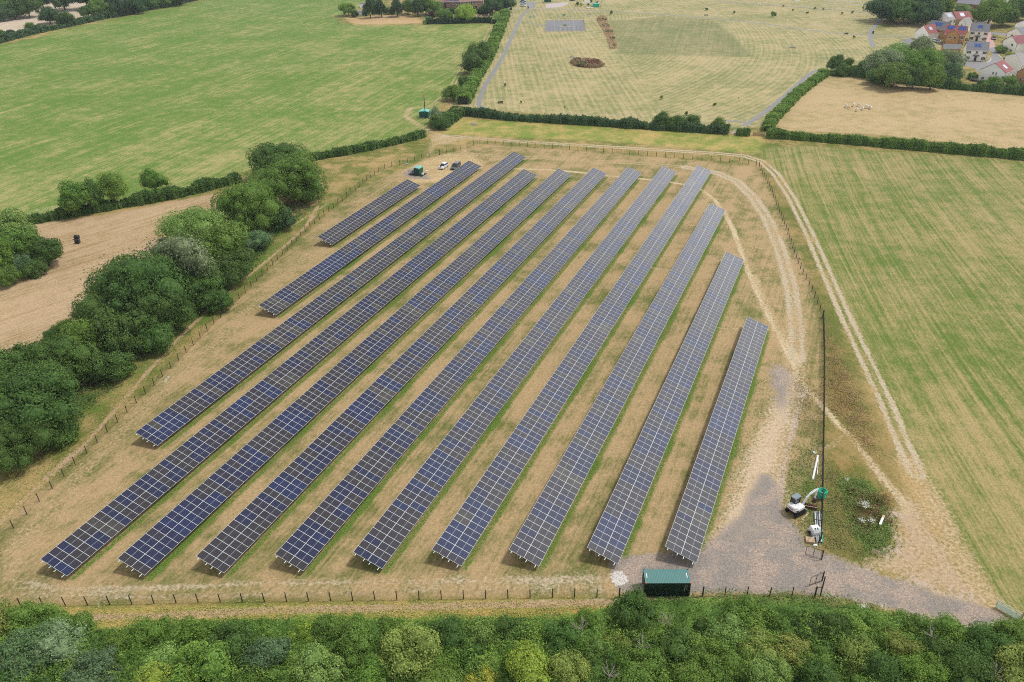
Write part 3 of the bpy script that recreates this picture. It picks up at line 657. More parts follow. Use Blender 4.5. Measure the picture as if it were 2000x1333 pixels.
for s_ in range(8): CR['bush', s_] = (crown_mesh(40+s_, 2.4, 2.0, .095, 24, dens=2.2), 2.4, 2.0)
for s_ in range(3): CR['thin', s_] = (crown_mesh(50+s_, 3.4, 3.8, .14, 20, dens=1.2), 3.4, 3.8)
for s_ in range(2): CR['small', s_] = (crown_mesh(60+s_, 1.2, 1.3, .16, 8, dens=1.6), 1.2, 1.3)
def trunk_mesh(seed, H, r, spread):
    rs = random.Random(seed); mb = MB(); p = Vector((0, 0, -.3)); q = Vector((rs.uniform(-.1, .1)*H*.3, rs.uniform(-.1, .1)*H*.3, H*.5))
    mb.tube(p, q, r*1.25, r*.8, 8); 
    for i in range(5):
        a = i*1.256+rs.uniform(-.3, .3); e = q+Vector((math.cos(a)*spread, math.sin(a)*spread, H*rs.uniform(.25, .5)))
        m_ = q.lerp(e, .5)+Vector((0, 0, H*.06)); mb.tube(q+Vector((0, 0, -.05*H)), m_, r*.5, r*.32, 6, caps=False); mb.tube(m_, e, r*.32, r*.1, 5)
    mb.tube(q, q+Vector((0, 0, H*.45)), r*.7, r*.15, 6)
    return mb.mesh('trunk', MT['bark'])
TR = [trunk_mesh(i, 1.0, .045, .28) for i in range(3)]
GC = dict(D=(.074, .148, .034), D2=(.054, .110, .042), G=(.125, .230, .042), L=(.175, .290, .075), S=(.190, .260, .130), B=(.105, .190, .080), Y=(.320, .370, .055), O=(.215, .275, .065), LM=(.235, .345, .050), R=(.095, .032, .040), BR=(.22, .20, .08))
TREELIST = []
def tree(u, v, rp, kind, c, label, cat='tree', name=None, group=None, hz=None, lift=None, seed=None, vr=0):
    """u, v: where the crown's centre shows; rp: its half width there in photo pixels"""
    zc = 4.0
    for _ in range(3):
        p = at(u, v, zc); R = rp/ppm(p); hh = R*(hz or {'big': .80, 'mid': .88, 'tall': 1.4, 'bush': .8, 'thin': 1.1, 'small': 1.05}[kind]); zc = hh*(lift or {'big': .98, 'mid': 1.0, 'tall': 1.05, 'bush': .85, 'thin': 1.2, 'small': 1.0}[kind])
    seeds = [k for k in CR if k[0] == kind]; me, mR, mH = CR[seeds[(seed if seed is not None else rnd.randrange(99)) % len(seeds)]]
    nm = name or ('bush' if kind in ('bush', 'small') else 'tree')
    root = empty(nm, (p.x, p.y, 0), rnd.uniform(0, 6.28)); tag(root, label, cat, group); ax, ay = rnd.uniform(.88, 1.12), rnd.uniform(.88, 1.12)
    o = bpy.data.objects.new('crown', me); COL.objects.link(o); o.parent = root; o.location = (0, 0, zc); o.scale = (R/mR*ax, R/mR*ay, hh/mH); o.rotation_euler = (rnd.uniform(-.12, .12), rnd.uniform(-.12, .12), 0)
    cc = GC[c]; j = rnd.uniform(.88, 1.14); o.color = tuple(x*j*rnd.uniform(.95, 1.05) for x in cc)+(1,)
    t = bpy.data.objects.new('trunk', TR[rnd.randrange(3)]); COL.objects.link(t); t.parent = root; H = zc+hh*.4; t.scale = (H, H, H)
    TREELIST.append((p.x, p.y, R)); return root

def hedge(pts, w, h, c, label, leaf=.17, dens=1.0, lump=.25, name='hedge', cat='hedge', px=True):
    poly = resample(smooth_px(pts) if px else pts, .8); poly = [Vector(p) for p in poly]
    rs = RS; o = poly[0].copy(); root = empty(name, (o.x, o.y, 0)); tag(root, label, cat)
    n = len(poly); A = np.array([[p.x-o.x, p.y-o.y] for p in poly]); T = np.gradient(A, axis=0); T /= np.linalg.norm(T, axis=1)[:, None]+1e-9; NRM = np.stack([-T[:, 1], T[:, 0]], 1)
    hh = h*(1+(lump+.25)*.55*np.interp(np.arange(n), np.arange(0, n+9, 5), rs.uniform(-1, 1, len(np.arange(0, n+9, 5))))+rs.uniform(-.05, .05, n)); ww = w*(1+lump*.35*np.interp(np.arange(n), np.arange(0, n+9, 7), rs.uniform(-1, 1, len(np.arange(0, n+9, 7)))))
    per = w+2*h; cnt = int(n*.8*per*dens*1.9/(leaf*leaf)); i = rs.rand(cnt)*(n-1.001); i0 = i.astype(int); f = (i-i0)[:, None]
    c0 = A[i0]*(1-f)+A[i0+1]*f; nn = NRM[i0]; H = hh[i0]; W = ww[i0]; u_ = rs.rand(cnt)*per
    sgn = np.where(u_ < h, -1, np.where(u_ > h+w, 1, 0)); z = np.where(sgn == 0, 1.0, np.where(sgn < 0, u_/h, (u_-h-w)/h)); z = np.clip(z, 0, 1); x = np.where(sgn == 0, (u_-h)/w-.5, sgn*.5*(1-.10*z))
    # rounded shoulders
    sh = np.where(sgn == 0, 1-.16*(2*np.abs(x))**3, 1.0)
    pts3 = np.stack([c0[:, 0]+nn[:, 0]*x*W, c0[:, 1]+nn[:, 1]*x*W, z*H*sh*.98+.03], 1); pts3 += rs.normal(0, .07, pts3.shape)
    nr = np.stack([nn[:, 0]*sgn, nn[:, 1]*sgn, np.where(sgn == 0, 1.0, .25)], 1)
    # knobbly growth on the top and the outer face
    lum = .16*np.sin(i*1.7+3*x)+.12*np.sin(i*4.1+x*5)+.2*np.sin(i*.53)+rs.normal(0, .10, cnt); endk = (np.minimum(i, n-1-i) < .8)*rs.rand(cnt); pts3[:, 0] += 0; pts3 += nr*lum[:, None]*(.8+lump*1.5); pts3[:, 2] += (sgn == 0)*(rs.rand(cnt) < .10)*rs.uniform(.1, .7, cnt); pts3[:, 2] = np.maximum(pts3[:, 2], .02)
    tint = np.clip(.5+.22*np.sin(i*.9+2*x)+rs.normal(0, .17, cnt), 0, 1)
    ob = link('foliage', leafcloud('foliage', pts3, nr, np.full(cnt, leaf), tint, .55), root); cc = tuple(x*1.25 for x in GC[c]) if isinstance(c, str) else c; ob.color = tuple(cc)+(1,)
    mb = MB()
    for k in range(1, n-2):
        q = []
        for z0 in (0, 1):
            for kk, s in ((k, -1), (k+1, -1), (k+1, 1), (k, 1)):
                q.append((A[kk][0]+NRM[kk][0]*s*ww[kk]*.33, A[kk][1]+NRM[kk][1]*s*ww[kk]*.33, z0*hh[kk]*.78))
        mb.hexa(q)
    co_ = mb.build('stems', MT['stems'], root, recalc=False)
    return root

# hedges
hedge([(50, 437), (110, 427), (180, 414), (250, 402), (330, 388), (420, 367), (470, 354)], 3.4, 2.4, 'D', 'dark bramble hedge between the stubble field and the green pasture', lump=.5)
hedge([(606, 313), (650, 306), (700, 297), (760, 284), (800, 275), (832, 266)], 2.6, 2.2, 'D', 'trimmed dark hedge running up to the track junction', lump=.25)
hedge([(900, 223), (960, 230), (1050, 237), (1150, 243), (1250, 250), (1350, 256), (1428, 262)], 3.9, 2.3, 'D2', 'long dark hedge along the near edge of the recreation ground', lump=.45)
hedge([(1438, 263), (1452, 264), (1466, 265)], 3.0, 2.0, 'D', 'short stub of hedge beside the small gateway')
hedge([(1500, 258), (1507, 240), (1530, 215), (1560, 185), (1590, 162), (1612, 146)], 3.9, 2.4, 'G', 'bright thick hedge on the left side of the cattle paddock', lump=.35)
hedge([(1496, 268), (1560, 272), (1650, 279), (1750, 288), (1850, 297), (1950, 306), (2060, 316)], 3.7, 2.4, (.110, .215, .038), 'long hedge across the near side of the cattle paddock', lump=.3)
hedge([(1620, 146), (1660, 149), (1700, 153), (1770, 162), (1850, 172), (1920, 178), (2000, 185), (2080, 192)], 4.0, 2.6, 'D', 'dark hedge along the far side of the cattle paddock', lump=.6)
hedge([(905, 205), (915, 185), (928, 160), (945, 130), (958, 105), (970, 75), (980, 50), (988, 30)], 5.2, 3.2, 'G', 'broad bushy hedge climbing beside the footpath', lump=.5, leaf=.26)
hedge([(850, 252), (865, 246), (880, 234), (900, 222)], 6.0, 3.0, 'D', 'overgrown hedge end beside the track junction', lump=.6)
hedge([(-60, 100), (0, 84), (60, 68), (130, 53), (200, 38), (280, 22), (350, 8), (420, -8)], 5.0, 3.0, 'D2', 'far hedge along the top edge of the green pasture', lump=.6, leaf=.34)
hedge([(835, 47), (870, 46.5), (920, 45), (961, 45)], 3.6, 2.8, (.036, .085, .036), 'clipped dark hedge in front of the graveyard', lump=.12, leaf=.3)
hedge([(878, 27), (905, 27), (935, 26), (962, 26)], 4.5, 2.6, (.036, .085, .036), 'dark garden hedge behind the graveyard', lump=.3, leaf=.32)
hedge([(966, 47), (970, 40), (974, 32)], 3.5, 3.0, 'L', 'pale green hedge at the graveyard corner', lump=.3, leaf=.3)
# trees of the left belt, from the top down
LT = [(542, 312, 56, 'big', 'D', 'large dark oak at the upper end of the left tree belt'), (570, 352, 63, 'big', 'G', 'big rounded green tree standing in front of the dark oak'),
      (482, 402, 66, 'big', 'G', 'spreading green tree at the top right corner of the stubble field'), (392, 438, 58, 'big', 'L', 'tall light green tree beside the hidden black bales'),
      (432, 482, 62, 'mid', 'G', 'mid green tree leaning toward the fence, middle of the belt'), (498, 470, 30, 'bush', 'B', 'low bluish bush beside the rubble at the belt edge'), (452, 520, 40, 'mid', 'D', 'dark bush filling the belt below the light green tree'),
      (352, 512, 60, 'thin', 'S', 'grey-green half bare willow in the left belt'), (390, 552, 42, 'mid', 'D', 'dark shrub under the grey-green willow'),
      (268, 562, 98, 'big', 'D', 'widest dark green dome in the left tree belt'), (205, 612, 62, 'big', 'D', 'dark tree at the left shoulder of the widest dome'), (322, 608, 52, 'mid', 'D', 'dark tree at the right shoulder of the widest dome'),
      (248, 640, 58, 'mid', 'D', 'dark rounded crown below the widest dome'), (170, 664, 50, 'mid', 'G', 'brighter green rounded tree beside the stubble field edge'),
      (112, 700, 78, 'big', 'D', 'broad dark tree lower down the left belt'), (40, 715, 62, 'mid', 'D', 'dark tree at the left frame edge by the stubble'), (70, 782, 98, 'big', 'D', 'largest dark green tree near the left frame edge'),
      (20, 868, 66, 'big', 'D', 'lowest dark tree at the left frame edge'), (108, 838, 46, 'bush', 'D', 'dark low bush at the foot of the largest left tree'), (128, 640, 26, 'bush', 'G', 'small green bush jutting into the stubble'), (105, 655, 20, 'bush', 'D', 'small dark bush by the stubble edge'),
      (300, 660, 40, 'bush', 'D', 'dark undergrowth bush on the fence side of the belt'), (215, 715, 46, 'bush', 'D', 'dark bush filling the fence side below the dome'), (420, 585, 34, 'bush', 'D', 'low dark bush on the fence side of the willow'), (545, 425, 34, 'bush', 'D2', 'shaded bush under the big rounded green tree'), (-20, 800, 60, 'big', 'D', 'dark tree cut by the left frame edge')]
for u, v, r, kd, c, lb in LT: tree(u, v+r*.05, r*.88, kd, c, lb, group='trees of the left belt', seed=rnd.randrange(99))
for u, v, r, kd, c, lb in [(8, 452, 50, 'mid', 'L', 'light green tree at the left edge of the stubble field'), (40, 482, 44, 'mid', 'G', 'mid green tree at the corner of the stubble field'), (88, 492, 36, 'mid', 'D', 'dark round tree at the tip of the left thicket'), (38, 512, 30, 'bush', 'B', 'bluish willow bush low in the left thicket'),
      (12, 540, 30, 'bush', 'G', 'green bush at the bottom of the left thicket'), (70, 522, 26, 'bush', 'D', 'dark low bush at the bottom of the left thicket'), (-20, 500, 60, 'mid', 'G', 'green tree cut by the frame beside the stubble'),
      (143, 386, 34, 'mid', 'G', 'leftmost green tree of the hedge clump'), (180, 382, 19, 'tall', 'D', 'thin dark tree in the middle of the hedge clump'), (216, 368, 30, 'mid', 'G', 'rounded right tree of the hedge clump'), (299, 353, 23, 'thin', 'G', 'lone slender tree standing on the hedge')]:
    tree(u, v if u > 120 else v+r*.06, r*(.95 if u > 120 else .86), kd, c, lb, group='trees by the stubble field', lift=(1.3 if u > 120 else None))
for u, v, r, kd, c, lb in [(935, 106, 21, 'mid', 'D', 'upper of two dark oaks in the footpath hedge'), (927, 125, 21, 'mid', 'D', 'lower of two dark oaks in the footpath hedge'), (886, 181, 17, 'mid', 'G', 'rounded green tree in the hedge above the kiosk'), (905, 163, 13, 'mid', 'D', 'small dark tree above the kiosk tree'), (852, 225, 13, 'thin', 'S', 'sparse grey dead-looking tree right of the kiosk'), (862, 243, 14, 'bush', 'D', 'dark rounded bush at the track junction'),
      (1290, 236, 18, 'bush', 'D', 'bushy rise in the long dark hedge'), (1320, 240, 16, 'bush', 'D', 'second bushy rise in the long dark hedge'), (1402, 245, 15, 'bush', 'G', 'bushy hedge end near the gateway'), (1355, 238, 13, 'bush', 'D', 'tall shrub standing in the long dark hedge')]:
    tree(u, v, r, kd, c, lb)
# park copse and shrubs
for u, v, r, kd, c, lb in [(1726, 122, 31, 'mid', 'S', 'pale willow on the left of the big copse'), (1756, 112, 29, 'mid', 'L', 'light green tree at the back left of the copse'), (1791, 104, 31, 'mid', 'S', 'pale tree at the top of the copse'), (1843, 122, 28, 'mid', 'S', 'pale green tree on the right of the copse'),
      (1806, 126, 40, 'big', 'G', 'largest bright green tree in the copse'), (1691, 132, 17, 'bush', 'D', 'dark low tree at the left foot of the copse'), (1749, 146, 29, 'mid', 'G', 'green tree at the front of the copse'), (1856, 144, 19, 'mid', 'B', 'bluish tree at the right foot of the copse'), (1821, 152, 26, 'mid', 'G', 'dark green tree at the front right of the copse'), (1786, 154, 22, 'mid', 'D', 'darkest tree at the front of the copse'), (1716, 149, 21, 'bush', 'D', 'dark bush at the front left of the copse'),
      (1633, 125, 15, 'mid', 'D', 'small dark oak at the paddock corner'), (1656, 123, 10, 'mid', 'G', 'small light tree beside the corner oak'), (1645, 139, 14, 'bush', 'D', 'dark bush below the corner oak'),
      (1670, 138, 12, 'bush', 'D', 'dark shrub between the oak and the copse'), (1902, 148, 9, 'bush', 'G', 'round garden bush by the nearest white house'), (1940, 160, 12, 'bush', 'G', 'garden bush below the nearest white house'), (1973, 158, 13, 'bush', 'G', 'leafy garden bush by the orange gable'), (1955, 97, 9, 'bush', 'G', 'garden bush under the cream gable'), (1972, 108, 9, 'bush', 'LM', 'bright hedge bush by the street'), (1918, 165, 10, 'bush', 'D', 'dark bush in the paddock hedge by the houses'),
      (1511, 28, 6.5, 'small', 'G', 'round lone bush in the recreation ground'), (1434, 24, 3.2, 'small', 'G', 'young tree left of the round lone bush'), (1380, 18, 3.5, 'small', 'D', 'dark low bush near the top path'), (1018, 200, 3, 'small', 'D', 'tiny bush beside the lower footpath'), (1103, 209, 2, 'small', 'G', 'tiny thin sapling near the long hedge'), (1292, 190, 3, 'thin', 'O', 'thin dry sapling in the recreation ground'), (1396, 204, 4.2, 'small', 'D2', 'small dark round bush in the recreation ground'), (1443, 192, 1.6, 'small', 'D', 'tiny dark bush far right of the recreation ground'),
      (987, 166, 3.8, 'small', 'G', 'small bush right of the footpath bend'), (1340, 222, 5, 'small', 'D', 'small bush just above the long hedge'), (1194, 25, 4.5, 'small', 'D2', 'dark low bush above the brown wild strip'), (1530, 12, 2.5, 'small', 'D', 'first sapling along the far fence'), (1549, 20, 2.4, 'small', 'D', 'second sapling along the far fence'), (1592, 16, 2.6, 'small', 'D', 'third sapling along the far fence'), (1608, 18, 2.4, 'small', 'D', 'fourth sapling along the far fence'), (1645, 26, 3, 'small', 'LM', 'yellowish sapling along the far fence'), (1665, 24, 3.2, 'small', 'D', 'last sapling before the big wood'), (1577, 25, 3, 'small', 'O', 'dry sapling in front of the far fence'), (1668, 72, 3.4, 'small', 'D', 'low bush beside the far path')]:
    tree(u, v, r*.75 if kd == 'small' else r, kd, 'G' if (kd == 'small' and c != 'LM') else c, lb)
FARL = [(1738, 14, 30, 'mid', 'D2'), (1768, 22, 28, 'mid', 'D'), (1795, 14, 30, 'mid', 'D2'), (1830, 8, 28, 'mid', 'D'), (1812, 30, 22, 'mid', 'D2'), (1735, 30, 16, 'bush', 'D'), (1780, -4, 30, 'mid', 'D'), (1845, 20, 20, 'mid', 'G'), (1935, 24, 30, 'mid', 'G'), (1962, 30, 22, 'mid', 'D'), (1992, 20, 22, 'mid', 'D'), (1882, 20, 14, 'bush', 'L'), (1902, 28, 11, 'bush', 'G'), (1866, 30, 12, 'bush', 'D'), (1887, 36, 9, 'bush', 'LM'), (1912, 34, 9, 'bush', 'D'), (1990, -2, 18, 'mid', 'D'),
      (679, 18, 14, 'mid', 'G'), (694, 28, 8, 'bush', 'D'), (722, 15, 13, 'tall', 'D2'), (744, 15, 12, 'tall', 'D2'), (759, 22, 9, 'bush', 'G'), (775, 14, 12, 'tall', 'D2'), (796, 15, 14, 'mid', 'G'), (815, 12, 13, 'tall', 'D2'), (831, 8, 13, 'tall', 'D'), (845, 16, 15, 'mid', 'G'), (844, 29, 8, 'bush', 'R'), (837, 37, 6, 'bush', 'B'), (830, 44, 5, 'bush', 'G'), (868, 29, 14, 'mid', 'G'), (907, 26, 18, 'mid', 'LM'), (962, 12, 18, 'mid', 'D2'), (988, 8, 17, 'mid', 'D2'), (944, 20, 10, 'bush', 'D2'), (924, 19, 7, 'bush', 'G'),
      (94, 30, 20, 'big', 'D2'), (128, 38, 15, 'mid', 'D'), (20, 10, 30, 'big', 'D'), (52, 14, 22, 'mid', 'D'), (5, 30, 16, 'bush', 'D2'), (172, 22, 14, 'mid', 'D'), (190, 18, 16, 'mid', 'G'), (214, 20, 14, 'mid', 'G'), (235, 10, 22, 'mid', 'D2'), (262, 8, 20, 'mid', 'D2'), (290, 2, 18, 'mid', 'D'), (320, 2, 14, 'mid', 'G'), (120, -4, 26, 'mid', 'D2'), (165, -6, 26, 'mid', 'D2'), (205, -5, 22, 'mid', 'D2'), (80, -2, 20, 'mid', 'D2'), (5, 66, 8, 'bush', 'D'), (20, 64, 8, 'bush', 'D2'), (345, -4, 16, 'mid', 'D'), (60, 52, 8, 'bush', 'G')]
OD = ['first', 'second', 'third', 'fourth', 'fifth', 'sixth', 'seventh', 'eighth', 'ninth', 'tenth', 'eleventh', 'twelfth']
CN = dict(G='mid green', D='dark green', D2='blackish green', B='bluish green', L='light green', O='olive', LM='lime green', S='silvery', Y='bright yellow-green', BR='brownish', R='copper red')
def ordinals(items, keyf):
    res = {}; cnt = {}; tot = {}
    for it in items: tot[keyf(it)] = tot.get(keyf(it), 0)+1
    for it in sorted(items): k = keyf(it); cnt[k] = cnt.get(k, 0)+1; res[it] = (cnt[k], tot[k])
    return res
def fplace(it): return 'in the wood at the top right corner' if it[0] > 1700 else ('in the belt behind the churchyard' if it[0] > 600 else 'in the woods at the top left corner')
fk = lambda it: (fplace(it), it[3] == 'bush', it[4]); od_ = ordinals(FARL, fk)
for it in FARL:
    u, v, r, kd, c = it; n_, t_ = od_[it]; w_ = 'bush' if kd == 'bush' else 'tree'
    tree(u, v, r, kd, c, f"{OD[n_-1]} {CN[c]} {w_} from the left {fplace(it)}" if t_ > 1 else f"only {CN[c]} {w_} {fplace(it)}", group=fplace(it).replace('in the ', ''))

# the thicket along the bottom of the photo
EDGE = [(-60, 1195), (0, 1195), (60, 1190), (140, 1200), (190, 1235), (250, 1228), (330, 1218), (400, 1219), (500, 1215), (620, 1210), (760, 1212), (900, 1210), (1000, 1211), (1100, 1208), (1180, 1190), (1250, 1178), (1400, 1176), (1540, 1184), (1650, 1188), (1700, 1196), (1790, 1208), (1850, 1222), (1900, 1226), (2000, 1216), (2080, 1216)]
def edge_v(u): return np.interp(u, [a for a, b in EDGE], [b for a, b in EDGE])
KEY = [(592, 1247, 30, 'LM'), (800, 1278, 52, 'O'), (950, 1334, 34, 'Y'), (1040, 1312, 56, 'LM'), (1172, 1282, 30, 'L'), (1215, 1262, 28, 'O'), (1372, 1330, 46, 'G'), (1478, 1272, 36, 'O'), (1546, 1278, 40, 'O'), (1672, 1290, 42, 'O'), (1762, 1280, 34, 'O'), (1860, 1240, 34, 'G'), (1935, 1262, 40, 'D'),
       (38, 1290, 52, 'B'), (118, 1262, 46, 'S'), (60, 1215, 40, 'G'), (150, 1230, 36, 'G'), (230, 1262, 34, 'G'), (300, 1240, 34, 'G'), (185, 1322, 50, 'B'), (300, 1310, 40, 'L'), (395, 1312, 56, 'G'), (385, 1240, 36, 'G'), (455, 1262, 42, 'D'), (520, 1280, 44, 'B'), (620, 1320, 44, 'L'), (690, 1262, 44, 'G'), (730, 1322, 40, 'G'), (870, 1250, 40, 'D'), (1100, 1250, 38, 'D'), (1290, 1240, 36, 'G'), (1330, 1275, 40, 'D'), (1260, 1310, 46, 'G'), (1420, 1240, 34, 'L'), (1620, 1235, 36, 'D'), (1600, 1325, 40, 'D'), (1720, 1325, 44, 'D'), (1810, 1320, 46, 'G'), (1900, 1318, 48, 'D'), (1985, 1310, 46, 'O'), (1975, 1250, 34, 'G'), (1830, 1275, 36, 'D'), (700, 1222, 22, 'G'), (1700, 1215, 24, 'G'), (1775, 1225, 26, 'G'), (1500, 1215, 28, 'G'), (1560, 1205, 22, 'D')]
bushes = [(u, v, r, c) for u, v, r, c in KEY]
rr = random.Random(5)
for row, off in enumerate((26, 55, 85, 118, 150)):
    u = -30+rr.uniform(0, 40)
    while u < 2050:
        v = edge_v(u)+off+rr.uniform(-6, 8); r = rr.choice((22, 26, 30, 36, 44))+rr.uniform(-3, 3)+row*2
        if off == 26: v = edge_v(u)+r*.62+rr.uniform(-2, 5)
        if v < 1365 and all((u-a)**2+((v-b)*1.2)**2 > (.74*(r+q))**2 for a, b, q, c in bushes):
            bushes.append((u, v, r, rr.choices(['G', 'D', 'B', 'L', 'O', 'LM', 'S'], [.52, .22, .06, .12, .05, .02, .01])[0]))
        u += r*rr.uniform(.7, 1.1)
CN = dict(G='mid green', D='dark green', B='bluish green', L='light green', O='olive', LM='lime green', S='silvery', Y='bright yellow-green', BR='brownish')
cnt = {}
for row, (lo, hi, rn) in enumerate(((0, 1232, 'along the front edge of the thicket'), (1232, 1285, 'in the middle of the thicket'), (1285, 1500, 'at the bottom edge of the photo'))):
    sel = sorted([b for b in bushes if lo <= b[1] < hi])
    for u, v, r, c in sel:
        k = (row, c); cnt[k] = cnt.get(k, 0)+1; nth = cnt[k]
        tot = sum(1 for b in sel if b[3] == c)
        od = ['first', 'second', 'third', 'fourth', 'fifth', 'sixth', 'seventh', 'eighth', 'ninth', 'tenth'][nth-1] if nth <= 10 else f'{nth}th'
        lb = f"{od} {CN[c]} bush from the left {rn}" if tot > 1 else f"only {CN[c]} bush {rn}"
        tree(u, v, r, 'thin' if c == 'S' else ('bush' if r < 42 else 'mid'), c, lb, cat='bush', name='bush', group='bushes of the bottom thicket', hz=.85, lift=1.05)
TWIG = simple('dead_twigs', S(175, 165, 155), .9, var=.2)
def deadwood(u, v, h, lb):
    p = at(u, v, h); root = empty('dead_branch', (p.x, p.y, 0), rnd.uniform(0, 6)); tag(root, lb, 'dead branch', 'bare branches in the thicket'); mb = MB(); mb.tube((0, 0, 0), (0, 0, h), .07, .05, 5); mb.build('stem', TWIG, root); mb = MB()
    for i in range(9):
        a = rnd.uniform(0, 6.28); q = Vector((0, 0, h-.3)); e = q+Vector((math.cos(a)*rnd.uniform(.5, 1.1), math.sin(a)*rnd.uniform(.5, 1.1), rnd.uniform(.3, 1.1))); mb.tube(q, e, .035, .02, 4)
        for _ in range(3): f = e+Vector((rnd.uniform(-.4, .4), rnd.uniform(-.4, .4), rnd.uniform(.1, .5))); mb.tube(q.lerp(e, rnd.uniform(.5, 1)), f, .02, .012, 3)
    mb.build('twigs', TWIG, root)
for u, v, lb in ((1190, 1318, 'tangle of bare grey twigs low in the thicket below the container'), (1255, 1262, 'pale bare stems in the thicket under the container'), (1135, 1225, 'bare stems at the thicket edge left of the container'), (1300, 1218, 'dry twigs in the thicket just below the container'), (1820, 1240, 'white bare branch in the thicket below the drive'), (1945, 1320, 'bare branches in the bottom right corner'), (30, 1300, 'pale bare limbs in the bottom left corner'), (820, 1275, 'grey twigs poking from the olive bush at bottom centre')): deadwood(u, v, 3.6, lb)
# undergrowth between the bushes
def thick_h(x, y, e):
    n1 = 1-abs(mnoise.noise((x*.33, y*.33, 3.1)))*1.6; n2 = 1-abs(mnoise.noise((x*.9, y*.9, 7.7)))*1.5; n3 = mnoise.noise((x*2.6, y*2.6, 1.2))
    return max(.15, (1.5+1.7*n1+.75*n2+.3*n3))*min(1, max(.06, e/26))
PW = []; PT = []; U_ = RS.uniform(-130, 2130, 230000); V_ = RS.rand(230000)**.85*235+4
for u, dv, r1 in zip(U_, V_, RS.rand(230000)):
    v = edge_v(u)+dv; p = at(u, v); h_ = thick_h(p.x, p.y, dv)
    PW.append((p.x, p.y, h_*(1-.45*r1*r1))); PT.append(.5+.9*mnoise.noise((p.x*.25, p.y*.25, 9.0))+.5*mnoise.noise((p.x*1.1, p.y*1.1, 4.0)))
PW = np.array(PW); PT = np.array(PT)
cu = np.arange(-130, 2131, 8.0); cv_ = np.arange(4, 240, 5.0); cvv = []; cff = []
for dv in cv_:
    for u in cu: p = at(u, edge_v(u)+dv); cvv.append((p.x, p.y, thick_h(p.x, p.y, dv)*.72-.1))
nu = len(cu)
for j in range(len(cv_)-1):
    for i in range(nu-1): k = j*nu+i; cff += [(k, k+1, k+nu+1), (k, k+nu+1, k+nu)]
up = np.zeros_like(PW); up[:, 2] = 1
uo = link('undergrowth', leafcloud('undergrowth', PW, up, np.full(len(PW), .105), np.clip(PT+RS.normal(0, .17, len(PW)), 0, 1), .75, core=(np.array(cvv), np.array(cff), np.full(len(cvv), .3)))); uo.color = (.140, .255, .048, 1)
tag(uo, 'tangled nettles and brambles filling the thicket between bushes', 'undergrowth', kind='stuff')
# weeds beyond the gate, nettles along fences, rough grass tufts
def scatter(poly_px, n, h, size, col, label, nm='weeds', cat='weeds', jit=.6, pw=1.0):
    P0 = PX(*poly_px); lo, hi = P0.min(0), P0.max(0); q = RS.uniform(lo-2, hi+2, (n*5, 2)); e_ = sd(q, P0); q = q[RS.rand(len(q)) < sm(e_+RS.normal(0, .5, len(q)), -1.0, 1.6)*(.35+.65*sm(np.sin(q[:, 0]*.9+1)*np.cos(q[:, 1]*1.1)+RS.normal(0, .5, len(q)), -.6, .5))]
    q = q[:n] if len(q) > n else q
    z = (RS.rand(len(q))**pw)*h*(.55+.45*np.sin(q[:, 0]*1.3)*np.cos(q[:, 1]*1.7)); z = np.abs(z)+.05
    pt = np.stack([q[:, 0], q[:, 1], z], 1); up = np.zeros_like(pt); up[:, 2] = 1
    o = link(nm, leafcloud(nm, pt, up, np.full(len(pt), size), np.clip(RS.normal(.5, .25, len(pt)), 0, 1), jit)); o.color = col+(1,)
    return tag(o, label, cat, kind='stuff')
scatter([(1640, 930), (1700, 945), (1738, 1000), (1742, 1050), (1728, 1082), (1690, 1076), (1668, 1040), (1650, 990)], 7000, .8, .12, (.17, .25, .07), 'patch of tall green weeds between the gate and the bare earth')
scatter([(1660, 960), (1735, 970), (1735, 1020), (1690, 1040), (1660, 1010)], 2600, 1.1, .12, (.21, .13, .06), 'rusty dock seed heads among the tall weeds')
scatter([(1360, 1163), (1604, 1166), (1720, 1192), (1700, 1200), (1500, 1186), (1360, 1182), (1180, 1190), (1240, 1170)], 11000, .45, .11, (.16, .26, .07), 'nettle strip between the front fence and the thicket')
scatter([(0, 1190), (600, 1180), (1180, 1170), (1180, 1192), (1100, 1210), (600, 1212), (200, 1230), (130, 1200), (0, 1200)], 9000, .22, .09, (.44, .42, .15), 'dry rough grass strip outside the front fence', 'grass', 'grass')
scatter([(0, 900), (150, 850), (330, 680), (500, 545), (600, 455), (640, 400), (700, 350), (690, 368), (560, 478), (380, 660), (150, 895), (20, 1010), (-20, 1000)], 18000, .24, .10, (.34, .36, .12), 'uncut grass between the tree belt and the left fence', 'grass', 'grass')
scatter([(1612, 640), (1645, 700), (1690, 800), (1720, 900), (1690, 880), (1640, 820), (1612, 790)], 7000, .35, .11, (.34, .25, .12), 'russet rough grass outside the right fence', 'grass', 'grass')
scatter([(1545, 870), (1600, 860), (1604, 1070), (1575, 1060), (1545, 1000), (1535, 940)], 5000, .22, .10, (.19, .26, .08), 'green rough grass around the excavator', 'grass', 'grass')
scatter([(1612, 900), (1640, 930), (1660, 1040), (1690, 1095), (1640, 1085), (1608, 1070)], 6000, .25, .09, (.26, .26, .10), 'olive rough grass between the right fence and the weed patch', 'grass', 'grass')
scatter([(1545, 720), (1600, 760), (1604, 860), (1560, 850)], 3500, .2, .09, (.30, .27, .12), 'dry rough grass left of the right fence', 'grass', 'grass')
scatter([(1400, 1030), (1440, 880), (1500, 700), (1515, 720), (1470, 880), (1425, 1000)], 2500, .22, .10, (.12, .24, .06), 'green weeds sprouting between the last solar row and the bare earth')
